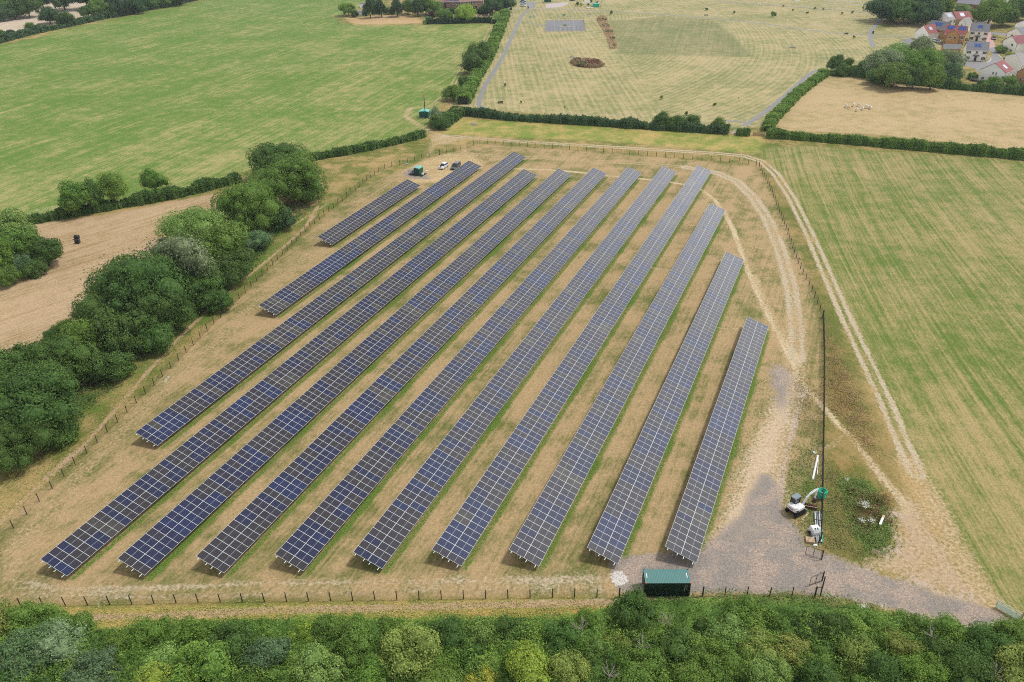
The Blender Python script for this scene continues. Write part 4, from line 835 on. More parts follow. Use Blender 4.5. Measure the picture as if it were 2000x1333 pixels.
scatter([(0, 905), (110, 870), (190, 790), (300, 690), (420, 600), (500, 520), (560, 450), (610, 410), (560, 400), (470, 480), (380, 560), (250, 660), (120, 760), (0, 850)], 42000, 1.4, .13, (.075, .150, .038), 'dark scrub and brambles along the foot of the left tree belt', 'undergrowth', 'undergrowth', pw=.5)
def flower_patch(u, v, r, label, n=260):
    p = at(u, v); q = RS.normal(0, r*.5, (n, 3)); q[:, 2] = 1.05+RS.normal(0, .1, n); me = leafcloud('flowers', q, np.tile([0, 0, 1.], (n, 1)), np.full(n, .05), np.full(n, .5), .4, mats=[MT['flower']])
    o = link('flowers', me); o.location = (p.x, p.y, 0); tag(o, label, 'flowers', kind='stuff')
flower_patch(1686, 995, .8, 'largest white umbellifer flower heads in the weed patch'); flower_patch(1682, 1026, .55, 'white flower heads below the largest ones', 120); flower_patch(1700, 1026, .6, 'white flower heads beside the fallen board', 130); flower_patch(1652, 945, .3, 'small white flower heads at the top of the weed patch', 40); flower_patch(1684, 1195, .5, 'white flowers at the thicket edge by the drive', 130); flower_patch(1243, 1186, .35, 'white flowers in the thicket below the container', 60)

# ------------------------------------------------------------------ container
def az_of(a, b): return math.atan2(b[1]-a[1], b[0]-a[0])
CG = simple('container_green', S(20, 52, 46), .55, var=.2, scale=1.2); CGR = simple('container_roof', S(92, 138, 134), .55, var=.12, scale=1.5)
def container():
    root = empty('shipping_container', (17.06, 73.72, 0), -.0241); tag(root, 'dark green corrugated storage container with pale teal roof on gravel', 'container')
    Lc, Wc, Hc = 6.06, 2.44, 2.59
    mb = MB()  # corrugated side walls + front end, base and corner posts
    for y0, sg in ((.03, -1), (Wc-.03, 1)):
        n = 20; x = .12; stp = (Lc-.24)/n; pts = []
        for i in range(n): pts += [(x, 0), (x+stp*.3, 0), (x+stp*.5, .036), (x+stp*.8, .036)]; x += stp
        pts.append((x, 0))
        for a, b in zip(pts[:-1], pts[1:]):
            mb.face([(a[0], y0-sg*a[1], .15), (b[0], y0-sg*b[1], .15), (b[0], y0-sg*b[1], Hc-.1), (a[0], y0-sg*a[1], Hc-.1)])
    for i in range(9):
        y = .12+i*(Wc-.24)/9; mb.box(Lc-.07+(i % 2)*.03, y, .15, Lc-.04+(i % 2)*.03, y+(Wc-.24)/9, Hc-.1)
    mb.build('wall', CG, root)
    mb = MB()
    for x in (0, Lc-.12):
        for y in (0, Wc-.12): mb.box(x, y, .12, x+.12, y+.12, Hc-.12)
    for y in (0, Wc-.1): mb.box(.12, y, .02, Lc-.12, y+.1, .16); mb.box(.12, y, Hc-.1, Lc-.12, y+.1, Hc-.012)
    for x in (0, Lc-.1): mb.box(x, .12, .02, x+.1, Wc-.12, .16); mb.box(x, .12, Hc-.1, x+.1, Wc-.12, Hc-.012)
    mb.build('frame', CG, root)
    mb = MB(); n = 26; x = .16; stp = (Lc-.32)/n; pts = []
    for i in range(n): pts += [(x, 0), (x+stp*.35, 0), (x+stp*.5, -.028), (x+stp*.85, -.028)]; x += stp
    pts.append((x, 0))
    for a, b in zip(pts[:-1], pts[1:]): mb.face([(a[0], .1, Hc-.005+a[1]), (b[0], .1, Hc-.005+b[1]), (b[0], Wc-.1, Hc-.005+b[1]), (a[0], Wc-.1, Hc-.005+a[1])])
    for x0, x1, y0, y1 in ((.0, .16, 0, Wc), (Lc-.16, Lc, 0, Wc), (.16, Lc-.16, 0, .1), (.16, Lc-.16, Wc-.1, Wc)): mb.box(x0, y0, Hc-.011, x1, y1, Hc)
    rf = mb.build('roof', CGR, root)
    mb = MB(); mb.box(.28, Wc*.38, Hc+.002, .38, Wc*.72, Hc+.012); mb.box(Lc-.40, Wc*.38, Hc+.002, Lc-.30, Wc*.72, Hc+.012); mb.build('roof_marking', MT['white'], rf)
    for x in (-.01, Lc-.17):
        for y in (-.01, Wc-.13):
            mb = MB(); mb.box(x, y, Hc-.11, x+.18, y+.14, Hc+.02); mb.build('corner_casting', MT['orangep'] if y < 0 else MT['dark'], root, bevel=.01)
    for k, y in enumerate((.12, Wc/2+.01)):
        mb = MB(); mb.box(-.045, y, .17, -.01, y+Wc/2-.14, Hc-.13)
        for i in range(4): mb.box(-.06, y+.03, .35+i*.55, -.045, y+Wc/2-.18, .6+i*.55)
        d = mb.build('door', CG, root)
        for yy in (.25, .72):
            mb = MB(); mb.tube((-.085, y+yy, .2), (-.085, y+yy, Hc-.15), .02, n=6); mb.tube((-.085, y+yy, 1.1), (-.11, y+yy+.3, 1.08), .015, n=5); mb.build('lock_bar', MT['galv'], d)
    mb = MB()   # white container code down the side, too small to read: short strokes with one orange plate
    for i in range(10): mb.box(5.28, -.004, 2.2-i*.13, 5.33+(.02 if i % 3 else 0), .0, 2.28-i*.13)
    for i in range(3): mb.box(5.52, -.004, 2.2-i*.12, 5.60, 0, 2.28-i*.12)
    mb.box(5.52, -.004, 1.42, 5.60, 0, 1.56)
    mb.build('lettering', MT['white'], root)
    mb = MB(); mb.box(5.53, -.004, 1.66, 5.60, 0, 1.84); mb.build('sticker', MT['orangep'], root)
container()

# ------------------------------------------------------------------ gates
def frame_gate(a, b, h, lb, bars=2, mat='dark'):
    a = Vector(a); b = Vector(b); L0 = (b-a).length; root = empty('gate', (a.x, a.y, 0), az_of(a, b)); tag(root, lb, 'gate')
    mb = MB(); r = .035
    mb.tube((0, 0, .12), (L0, 0, .12), r); mb.tube((0, 0, h), (L0, 0, h), r)
    for i in range(bars+1): mb.tube((L0*i/bars, 0, .12), (L0*i/bars, 0, h), r)
    mb.build('frame', MT[mat], root)
    mb = MB()
    for z in np.arange(.3, h, .2): mb.tube((0, 0, z), (L0, 0, z), .004, n=3, caps=False)
    for x in np.arange(.2, L0, .2): mb.tube((x, 0, .12), (x, 0, h), .003, n=3, caps=False)
    mb.build('mesh_wire', WIRE, root, recalc=False)
    mb = MB(); mb.tube((-.14, 0, -.3), (-.14, 0, h+.15), .07, n=8); mb.build('post', MT['dark'], root)
    mb = MB(); mb.box(L0*.5-.06, -.05, h*.55, L0*.5+.06, .05, h*.55+.08); mb.build('latch', MT['dark'], root)
    return root
frame_gate(at(1602.5, 1093), at(1572.5, 1084), 1.72, 'black framed gate leaf swung open beside the pallet')
frame_gate(at(1604, 1136), at(1580.5, 1145), 1.72, 'black framed gate leaf swung open nearest the thicket')
p = at(858, 303); q = at(850.5, 304.3); frame_gate(p, q, 1.7, 'small black pedestrian gate in the far fence', bars=1)
for u, v, lb in ((1606.5, 1147, 'dark strainer post at the lower gate hinge'), (1601.5, 1165.5, 'dark corner post where the front fence meets the drive')):
    p = at(u, v); root = empty('gate_post', p); tag(root, lb, 'post'); mb = MB(); mb.tube((0, 0, -.3), (0, 0, 1.95), .09, .085, 8); mb.build('shaft', MT['postm'], root); mb = MB(); mb.tube((0, 0, 1.95), (0, 0, 1.99), .1, .07, 8); mb.build('cap', MT['dark'], root)
# field gate with slatted rails at the drive entrance
def slat_gate(a, b, h, lb, mat, n=9):
    a = Vector(a); b = Vector(b); L0 = (b-a).length; root = empty('field_gate', (a.x, a.y, 0), az_of(a, b)); tag(root, lb, 'gate')
    mb = MB(); mb.box(0, -.03, .05, .06, .03, h); mb.box(L0-.06, -.03, .05, L0, .03, h)
    mb.box(.06, -.025, h-.07, L0-.06, .025, h); mb.build('frame', mat, root)
    mb = MB()
    for i in range(n): z = .06+(h*.66)*i/n; mb.box(.06, -.015, z, L0-.06, .015, z+h*.66/n*.62)
    mb.box(.06, -.015, h*.76, L0-.06, .015, h*.76+.05); mb.build('rails', mat, root)
    mb = MB(); mb.tube((L0+.15, 0, -.3), (L0+.15, 0, h+.5), .09, n=8); mb.build('post', MT['galv'], root)
PG = simple('gate_paint', S(190, 214, 202), .5, metal=.2)
slat_gate(at(1944, 1186), at(1990, 1213), 1.35, 'pale green slatted metal field gate open along the drive edge', PG)
slat_gate(at(1824, 1222), at(1840, 1227), 1.2, 'short grey barred gate end poking above the thicket', MT['galv'], 5)
for u, v, lb in ((1425, 262.5, 'small white gate leaf between the hedge ends'),):
    slat_gate(at(1428.5, 264), at(1436, 259), 1.2, lb, MT['white'], 4)
slat_gate(at(1470, 265), at(1492, 267), 1.25, 'rusty brown barred gate at the paddock corner', simple('rusty_gate', S(120, 80, 60), .7), 5)

# ------------------------------------------------------------------ excavator
def excavator():
    p = at(1553, 1001); root = empty('excavator', (p.x, p.y, 0), math.radians(31)); root.scale = (1.2, 1.2, 1.2); tag(root, 'white mini excavator with grey cab, arm reaching to the green reels', 'excavator')
    # local x = forward (toward the arm)
    for s in (-1, 1):
        pr = [(-1.0, .28), (-.95, .08), (-.72, 0), (.72, 0), (.95, .08), (1.0, .28), (.88, .46), (.6, .52), (-.6, .52), (-.88, .46)]
        mb = MB(); mb.prism(pr, s*.72-.15, s*.72+.15); tk = mb.build('track', MT['tyre'], root, bevel=.02)
        mb = MB()
        for i in range(11): mb.box(-.78+i*.155, s*.72-.165, .515, -.70+i*.155, s*.72+.165, .545)
        mb.build('tread', MT['tyre'], tk)
        mb = MB()
        for x in (-.72, -.36, 0, .36, .72): mb.tube((x, s*.72-.16, .24), (x, s*.72+.16, .24), .15, n=10)
        mb.build('roller', MT['dark'], tk)
    mb = MB(); mb.box(-.7, -.6, .25, .7, .6, .5); mb.tube((0, 0, .5), (0, 0, .66), .42, n=16); mb.build('undercarriage', MT['dark'], root)
    mb = MB(); mb.prism([(-.95, -.68), (-1.0, -.3), (-1.0, .3), (-.95, .68), (-.6, .8), (.55, .8), (.75, .5), (.75, -.8), (-.6, -.8)], .66, .86, ax='z'); mb.build('skirt', MT['dark'], root, bevel=.03)
    mb = MB(); mb.prism([(-1.0, -.62), (-1.06, 0), (-1.0, .62), (-.62, .8), (.2, .8), (.2, .12), (.66, .1), (.66, -.78), (-.62, -.8)], .86, 1.32, ax='z')
    bd = mb.build('body', MT['carw'], root, bevel=.06, smooth=False)
    mb = MB(); mb.prism([(-1.03, -.5), (-1.06, 0), (-1.03, .5), (-.7, .62), (-.3, .62), (-.3, -.7), (-.7, -.68)], 1.32, 1.5, ax='z'); mb.build('engine_cover', MT['carw'], root, bevel=.06)
    mb = MB(); mb.box(-.85, -.815, 1.0, -.45, -.80, 1.2); mb.build('vent', MT['black'], bd)
    mb = MB()
    for i, x in enumerate((.30, .20, .10, 0, -.10, -.20, -.30)): mb.box(-1.072, x-.035, 1.08, -1.058, x+.035, 1.2)
    mb.build('lettering', MT['red'], bd)
    # cab on the left side of the arm
    mb = MB()
    for x, y in ((-.3, .1), (.62, .1), (.62, .76), (-.3, .76)): mb.box(x-.035, y-.035, 1.3, x+.035, y+.035, 2.22)
    mb.box(-.34, .08, 1.3, .66, .78, 1.4); cb = mb.build('cab', MT['black'], root)
    mb = MB(); mb.box(-.30, .105, 1.42, .6, .115, 2.2); mb.box(-.30, .745, 1.42, .6, .755, 2.2); mb.box(-.305, .14, 1.42, -.295, .72, 2.2); mb.box(.615, .14, 1.42, .625, .72, 2.2); mb.build('window', MT['glass'], cb)
    mb = MB(); mb.box(-.42, .03, 2.2, .74, .83, 2.30); mb.build('cab_roof', simple('cab_roof_grey', S(130, 146, 156), .5), root, bevel=.04)
    mb = MB(); mb.tube((-.36, .2, 2.3), (-.36, .2, 2.4), .05, n=8); mb.build('beacon', MT['orangep'], root)
    mb = MB(); mb.box(.1, .3, 1.4, .5, .6, 1.5); mb.box(.0, .3, 1.4, .12, .6, 1.95); mb.build('seat', MT['black'], cb)
    # boom, arm and bucket
    bm = MB(); pts = [(.66, 1.05), (1.35, 2.05), (1.75, 2.35), (3.05, 2.55)]; y = -.28
    for (x0, z0), (x1, z1), t in zip(pts[:-1], pts[1:], (.15, .17, .12)):
        d = Vector((x1-x0, 0, z1-z0)); m_ = Matrix.Rotation(-math.atan2(d.z, d.x), 3, 'Y'); bm.obox(((x0+x1)/2, y, (z0+z1)/2), (d.length+.12, .2, t*1.7), m_)
    bo = bm.build('boom', MT['carw'], root, bevel=.02)
    mb = MB(); mb.tube((.75, y, 1.25), (1.6, y, 2.05), .05, n=8); mb.tube((1.55, y, 2.55), (2.7, y, 2.78), .045, n=8); mb.tube((2.5, y, 2.74), (3.1, y, 2.72), .028, n=6); mb.build('hydraulic_ram', MT['galv'], bo)
    mb = MB(); d = Vector((3.0-3.15, 0, 1.15-2.62)); m_ = Matrix.Rotation(-math.atan2(d.z, d.x), 3, 'Y'); mb.obox((3.08, y, 1.9), (d.length+.1, .15, .2), m_); mb.build('dipper_arm', MT['carw'], root, bevel=.02)
    mb = MB(); mb.prism([(2.75, 1.2), (3.15, 1.2), (3.3, .95), (3.25, .6), (3.0, .42), (2.72, .5), (2.8, .62), (3.0, .62), (3.08, .8), (2.98, 1.0), (2.75, 1.08)], y-.25, y+.25); mb.build('bucket', simple('worn_bucket', S(92, 70, 60), .6), root)
    mb = MB(); mb.box(1.15, -.8, .12, 1.22, .8, .42); mb.box(.6, -.5, .2, 1.15, -.42, .3); mb.box(.6, .42, .2, 1.15, .5, .3); mb.build('dozer_blade', MT['galv'], root)
excavator()
def attachments():
    p = at(1583, 992); root = empty('digger_attachment', (p.x, p.y, 0), math.radians(-25)); tag(root, 'rusty brown steel digging attachments heaped under the excavator arm', 'attachment')
    RU = simple('rusty_steel', S(105, 72, 58), .8, var=.4, scale=6)
    mb = MB(); mb.box(-.9, -.35, 0, .9, -.25, .5); mb.box(-.9, .25, 0, .9, .35, .45); mb.build('side_plate', RU, root)
    for i in range(6): mb = MB(); x = -.75+i*.3; mb.prism([(x, 0), (x+.16, 0), (x+.2, .5), (x+.05, .62)], -.25, .25); mb.build('tooth', RU, root)
    mb = MB(); mb.tube((-1.0, -.5, .5), (.9, -.35, .62), .05, n=6); mb.build('bar', simple('bare_steel', S(190, 170, 160), .5), root)
attachments()
def reels():
    p = at(1604, 972)
    root = empty('hose_reel', (p.x, p.y, 0)); root.scale = (.78, .78, .95); tag(root, 'stack of green corrugated duct coils between excavator arm and fence', 'hose coil')
    def torus(R, r, z, n=28, m=10):
        mb = MB()
        for i in range(n):
            for j in range(m):
                def P_(a, b): a = 2*pi*a/n; b = 2*pi*b/m; return ((R+r*math.cos(b))*math.cos(a), (R+r*math.cos(b))*math.sin(a), z+r*math.sin(b))
                mb.face([P_(i, j), P_(i+1, j), P_(i+1, j+1), P_(i, j+1)])
        return mb
    for R, r, z in ((.62, .13, .14), (.66, .14, .38), (.62, .13, .62)): torus(R, r, z).build('coil', MT['mint'], root, smooth=True)
    mb = MB(); mb.tube((0, 0, .78), (0, 0, .98), .62, n=20); mb.build('white_core', MT['white'], root)
    for R, r, z in ((.78, .15, 1.15), (.52, .14, 1.2), (.78, .15, 1.4)): torus(R, r, z).build('coil', MT['mint'], root, smooth=True)
reels()
def box_thing(name, label, cat, p, rz, parts):
    root = empty(name, (p[0], p[1], 0), rz); tag(root, label, cat)
    for nm, mat, boxes in parts:
        mb = MB()
        for b in boxes: mb.box(*b)
        mb.build(nm, mat, root)
    return root
# white plastic drum-like generator by the pallet
p = at(1590, 1042); root = empty('generator', (p.x, p.y, 0), math.radians(8)); tag(root, 'white boxy generator with dark sockets standing left of the pipe bundle', 'generator')
mb = MB(); mb.prism([(-.75, .35), (.7, .35), (.7, .95), (.45, 1.25), (-.4, 1.25), (-.75, .9)], -.6, .6, ax='x'); mb.build('housing', MT['carw'], root, bevel=.07)
mb = MB(); mb.box(-.3, -.45, 1.26, -.1, -.2, 1.29); mb.box(.08, -.45, 1.26, .24, -.2, 1.29); mb.build('socket', MT['black'], root)
mb = MB(); mb.box(-.7, -.85, .12, .7, .75, .3); mb.box(-.75, -1.0, .2, .75, -.9, .28); mb.build('chassis', MT['galv'], root)
mb = MB(); mb.box(-.45, -.64, 1.24, .25, -.58, 1.3); mb.build('brand_stripe', MT['mint'], root)
for s in (-1, 1):
    mb = MB(); mb.tube((s*.72, 0, .26), (s*.86, 0, .26), .26, n=12); mb.build('wheel', MT['tyre'], root)
# pipe bundle along the fence
def bundle():
    p = at(1601, 1062); q = at(1597, 1003); root = empty('pipe_bundle', (p.x, p.y, 0), az_of(p, q)); tag(root, 'long bundle of pale and black pipes and rails lying along the fence', 'pipe bundle'); Lb = (Vector(q)-Vector(p)).length
    cols = [MT['galv'], MT['black'], MT['white'], MT['bluebar'], MT['galv'], MT['mint'], MT['white'], MT['black'], MT['galv'], MT['rail']]
    for i in range(10):
        y = -.35+(i % 5)*.19; z = .1+(i//5)*.17; o = rnd.uniform(-.3, .3); mb = MB(); a_ = o; b_ = Lb*(.45 if cols[i] is MT['mint'] else 1)+o
        mb.tube((a_, y, z), (b_, y+rnd.uniform(-.1, .1), z), .085, n=8); mb.build('pipe', cols[i], root)
    mb = MB(); mb.box(Lb*.3, -.5, .36, Lb*.3+.1, .5, .4); mb.box(Lb*.7, -.5, .36, Lb*.7+.1, .5, .4); mb.build('strap', MT['black'], root)
bundle()
def long_pipe(a, b, r, lb, mat, nm='pipe', cat='pipe'):
    a = Vector(at(*a)); b = Vector(at(*b)); root = empty(nm, a, az_of(a, b)); tag(root, lb, cat); L0 = (b-a).length
    mb = MB(); mb.tube((0, 0, r), (L0, 0, r), r, n=10); mb.build('tube', mat, root, smooth=False); mb = MB(); mb.tube((-.03, 0, r), (.12, 0, r), r*1.12, n=10); mb.build('socket', mat, root)
long_pipe((1587, 938), (1597, 892), .17, 'thick white pipe lying on grass above the excavator', MT['white'])
long_pipe((1596, 928), (1598, 897), .08, 'thin white pipe lying beside the thick white one', MT['white'])
p = at(1591, 885); root = empty('standpipe', p); tag(root, 'thin grey standpipe on a round white base beside the fence', 'standpipe'); mb = MB(); mb.tube((0, 0, 0), (.1, 0, 1.55), .045, n=8); mb.build('pole', MT['galv'], root); mb = MB(); mb.tube((0, 0, 0), (0, 0, .12), .3, n=14); mb.build('base', MT['white'], root)
def pallet(u, v, rz, lb, layers=1, tilt=0):
    p = at(u, v); root = empty('pallet', p, rz); tag(root, lb, 'pallet'); root.rotation_euler = (tilt, 0, rz)
    for k in range(layers):
        z = k*.15; mb = MB()
        for y in (-.45, 0, .4): mb.box(-.6, y, z, .6, y+.1, z+.10)
        mb.build('bearer', MT['wood'], root); mb = MB()
        for i in range(7): x = -.6+i*.17; mb.box(x, -.5, z+.102, x+.12, .5, z+.125)
        mb.build('deck', MT['wood'], root)
pallet(1582, 1058, math.radians(-12), 'flat stack of pale wooden pallets above the open gate leaf', 3)
pallet(1710, 1082, math.radians(-40), 'weathered wooden pallet leaning at the foot of the weed patch', 1, math.radians(55))
def plank(a, b, w, h, lb, mat, zt=0.0):
    a = Vector(at(*a)); b = Vector(at(*b)); root = empty('board', a, az_of(a, b)); tag(root, lb, 'board'); L0 = (b-a).length
    mb = MB(); mb.box(0, -w/2, zt, L0*.72, w/2, zt+h); mb.build('plank', mat, root); mb = MB(); mb.box(L0*.72+.003, -w/2, zt, L0, w/2, zt+h); mb.build('end', MT['wood'], root)
plank((1716, 1034), (1724, 1016), .32, .08, 'white board with a brown end lying on the weeds', MT['white'], .9)
plank((1567, 1016), (1579, 1002), .25, .06, 'bare timber plank on the grass behind the excavator', MT['wood'])
p = at(1592, 1066); root = empty('sandbag', p); tag(root, 'crumpled white sack on the gravel beside the pallet stack', 'sack'); mb = MB(); mb.prism([(-.3, 0), (.3, 0), (.34, .12), (.1, .2), (-.25, .16)], -.2, .2); mb.build('sack', MT['white'], root, bevel=.05)

# ------------------------------------------------------------------ substation skid, kiosk, pole
def substation():
    a = at(824, 345.6); b = at(797.8, 341.4); c = at(832.5, 339.8)
    root = empty('substation', (a.x, a.y, 0), az_of(a, b)); tag(root, 'green transformer cabinet on a black skid with railings by the cars', 'substation')
    Lx = (b-a).length; Wy = 2.9
    mb = MB(); mb.box(0, -Wy, 0, Lx, 0, .22); mb.build('skid', MT['dark'], root)
    mb = MB(); mb.prism([(1.0, -2.45), (3.1, -2.45), (3.1, -.25), (1.0, -.25)], .225, 2.4, ax='z'); cab = mb.build('cabinet', MT['green'], root)
    mb = MB(); mb.box(1.25, -.25, .5, 1.9, -.22, 2.1); mb.box(2.05, -.25, .5, 2.8, -.22, 2.1); mb.build('door', simple('cabinet_door', S(40, 58, 64), .5), cab)
    mb = MB(); mb.box(.975, -1.9, .5, 1.0, -1.3, 1.9); mb.box(.975, -1.15, .5, 1.0, -.5, 1.9); mb.build('side_door', MT['green'], cab)
    mb = MB(); mb.prism([(.85, 2.4), (3.25, 2.4), (3.25, 2.48), (2.05, 2.68), (.85, 2.48)], -2.6, -.1); mb.build('roof', simple('cabinet_roof', S(120, 190, 180), .4), root)
    mb = MB(); mb.box(1.02, -.219, 2.15, 1.22, -.2, 2.32); mb.build('sign', MT['white'], cab)
    mb = MB()
    for x in (3.5, 4.2, Lx-.1): 
        for y in (-Wy+.1, -.1): mb.tube((x, y, .22), (x, y, 1.4), .03, n=5)
    for z in (.8, 1.4):
        for y in (-Wy+.1, -.1): mb.tube((3.5, y, z), (Lx-.1, y, z), .025, n=5)
        mb.tube((Lx-.1, -Wy+.1, z), (Lx-.1, -.1, z), .025, n=5)
    mb.build('railing', MT['dark'], root)
    mb = MB()
    for i in range(4): mb.box(3.3+i*.3, -2.0, .225, 3.38+i*.3, -.6, 1.5)
    mb.build('cooling_fin', MT['galv'], root)
    mb = MB(); mb.prism([(.2, -1.6), (.75, -1.6), (.75, -.9), (.2, -.9)], .225, .8, ax='z'); mb.build('toolbox', MT['white'], root, bevel=.04)
substation()
def add_person(p, rz, lb, top, bend=.35):
    root = empty('person', p, rz); tag(root, lb, 'person')
    def sk(name, V, Ed, Rr, mat):
        import bmesh
        me = bpy.data.meshes.new(name); b = bmesh.new(); ly = b.verts.layers.skin.verify(); vs_ = []
        for q, r in zip(V, Rr): v = b.verts.new(q); v[ly].radius = (r, r); vs_.append(v)
        vs_[0][ly].use_root = True
        for i, j in Ed: b.edges.new((vs_[i], vs_[j]))
        b.to_mesh(me); b.free(); me.materials.append(mat); o = link(name, me, root); m = o.modifiers.new('skin', 'SKIN'); m.use_smooth_shade = True; s = o.modifiers.new('sub', 'SUBSURF'); s.levels = 1; s.render_levels = 1; return o
    f = bend
    sh = Vector((.30*f, 0, 1.42-.12*f)); nk = Vector((.36*f, 0, 1.50-.12*f)); hd = Vector((.46*f, 0, 1.66-.16*f))
    V = [(0, 0, .95), (.05*f, 0, 1.12), tuple(sh), tuple(nk), tuple(hd-Vector((0, 0, .04))), tuple(hd+Vector((0, 0, .07))),
         (sh.x, .19, sh.z), (sh.x+.10, .25, sh.z-.28), (sh.x+.30, .20, sh.z-.42), (sh.x+.38, .18, sh.z-.46), (sh.x, -.19, sh.z), (sh.x+.10, -.25, sh.z-.28), (sh.x+.32, -.18, sh.z-.40), (sh.x+.40, -.16, sh.z-.44),
         (0, .10, .90), (.03, .12, .50), (-.02, .13, .08), (.12, .14, .04), (0, -.10, .90), (.06, -.13, .50), (0, -.14, .08), (.14, -.15, .04)]
    E = [(0, 1), (1, 2), (2, 3), (3, 4), (4, 5), (2, 6), (6, 7), (7, 8), (8, 9), (2, 10), (10, 11), (11, 12), (12, 13), (0, 14), (14, 15), (15, 16), (16, 17), (0, 18), (18, 19), (19, 20), (20, 21)]
    R_ = [.14, .13, .15, .06, .095, .085, .07, .048, .036, .03, .07, .048, .036, .03, .085, .06, .042, .035, .085, .06, .042, .035]
    sk('body', V, E, R_, MT['skin'])
    sk('jacket', [(0, 0, .93), (.05*f, 0, 1.12), tuple(sh), (sh.x, .19, sh.z), (sh.x+.10, .25, sh.z-.28), (sh.x+.26, .21, sh.z-.40), (sh.x, -.19, sh.z), (sh.x+.10, -.25, sh.z-.28), (sh.x+.28, -.19, sh.z-.38)], [(0, 1), (1, 2), (2, 3), (3, 4), (4, 5), (2, 6), (6, 7), (7, 8)], [.165, .155, .175, .09, .066, .052, .09, .066, .052], top)
    sk('trousers', [(0, 0, .95), (0, .10, .90), (.03, .12, .50), (-.02, .13, .10), (0, -.10, .90), (.06, -.13, .50), (0, -.14, .10)], [(0, 1), (1, 2), (2, 3), (0, 4), (4, 5), (5, 6)], [.155, .105, .078, .062, .105, .078, .062], MT['trousers'])
    mb = MB(); mb.tube(tuple(hd+Vector((0, 0, .08))), tuple(hd+Vector((0, 0, .17))), .13, .07, 10); mb.build('helmet', MT['white'], root, bevel=.01)
p = at(821.8, 342.5); add_person((p.x, p.y, 0), math.radians(190), 'worker in yellow and white leaning into the substation cabinet', MT['hivis'], .9)
p = at(860.3, 331.3); add_person((p.x, p.y, 0), math.radians(20), 'dark clothed person standing at the bonnet of the white car', MT['trousers'], .3)

def kiosk():
    a = at(819.2, 231); b = at(837.3, 231.5); root = empty('utility_kiosk', (a.x, a.y, 0), az_of(a, b)); tag(root, 'green utility kiosk with pale shallow roof standing beside the pole', 'kiosk'); W_ = (b-a).length; D = 3.0
    mb = MB(); mb.box(-.15, -.15, 0, W_+.15, D+.15, .18); mb.build('plinth', MT['concrete'], root)
    mb = MB(); mb.box(0, 0, .182, W_, D, 2.45); wl = mb.build('wall', simple('kiosk_green', S(15, 105, 88), .45, var=.06), root)
    mb = MB()
    for i in range(4): x = .12+i*(W_-.2)/4; mb.box(x, -.03, .35, x+(W_-.2)/4-.06, -.002, 2.3)
    mb.build('door', simple('kiosk_door', S(12, 95, 80), .4), root)
    mb = MB(); mb.prism([(-.12, 2.452), (W_+.12, 2.452), (W_+.12, 2.52), (W_/2, 2.95), (-.12, 2.52)], -.12, D+.12); mb.build('roof', simple('kiosk_roof', S(110, 195, 185), .45), root)
kiosk()
p = at(831.2, 232.6); root = empty('utility_pole', p); tag(root, 'tall dark wooden pole with an orange top in front of the kiosk', 'pole')
mb = MB(); mb.tube((0, 0, -.5), (0, 0, 8.3), .17, .13, 10); mb.build('shaft', MT['postm'], root); mb = MB(); mb.tube((0, 0, 8.3), (0, 0, 9.8), .14, .12, 10); mb.build('cable_guard', MT['orangep'], root)
p = at(795, 322.5); root = empty('cabinet_stand', p); tag(root, 'pale metal feeder frame standing just inside the far left fence', 'frame'); mb = MB(); mb.tube((-.25, 0, 0), (0, 0, 1.9), .05, n=6); mb.tube((.25, 0, 0), (0, 0, 1.9), .05, n=6); mb.build('leg', MT['galv'], root); mb = MB(); mb.box(-.4, -.3, .4, .4, .3, .5); mb.build('shelf', MT['galv'], root)
plank((832, 334.5), (839, 334), .5, .12, 'short white board lying between the substation and the cars', MT['white'])

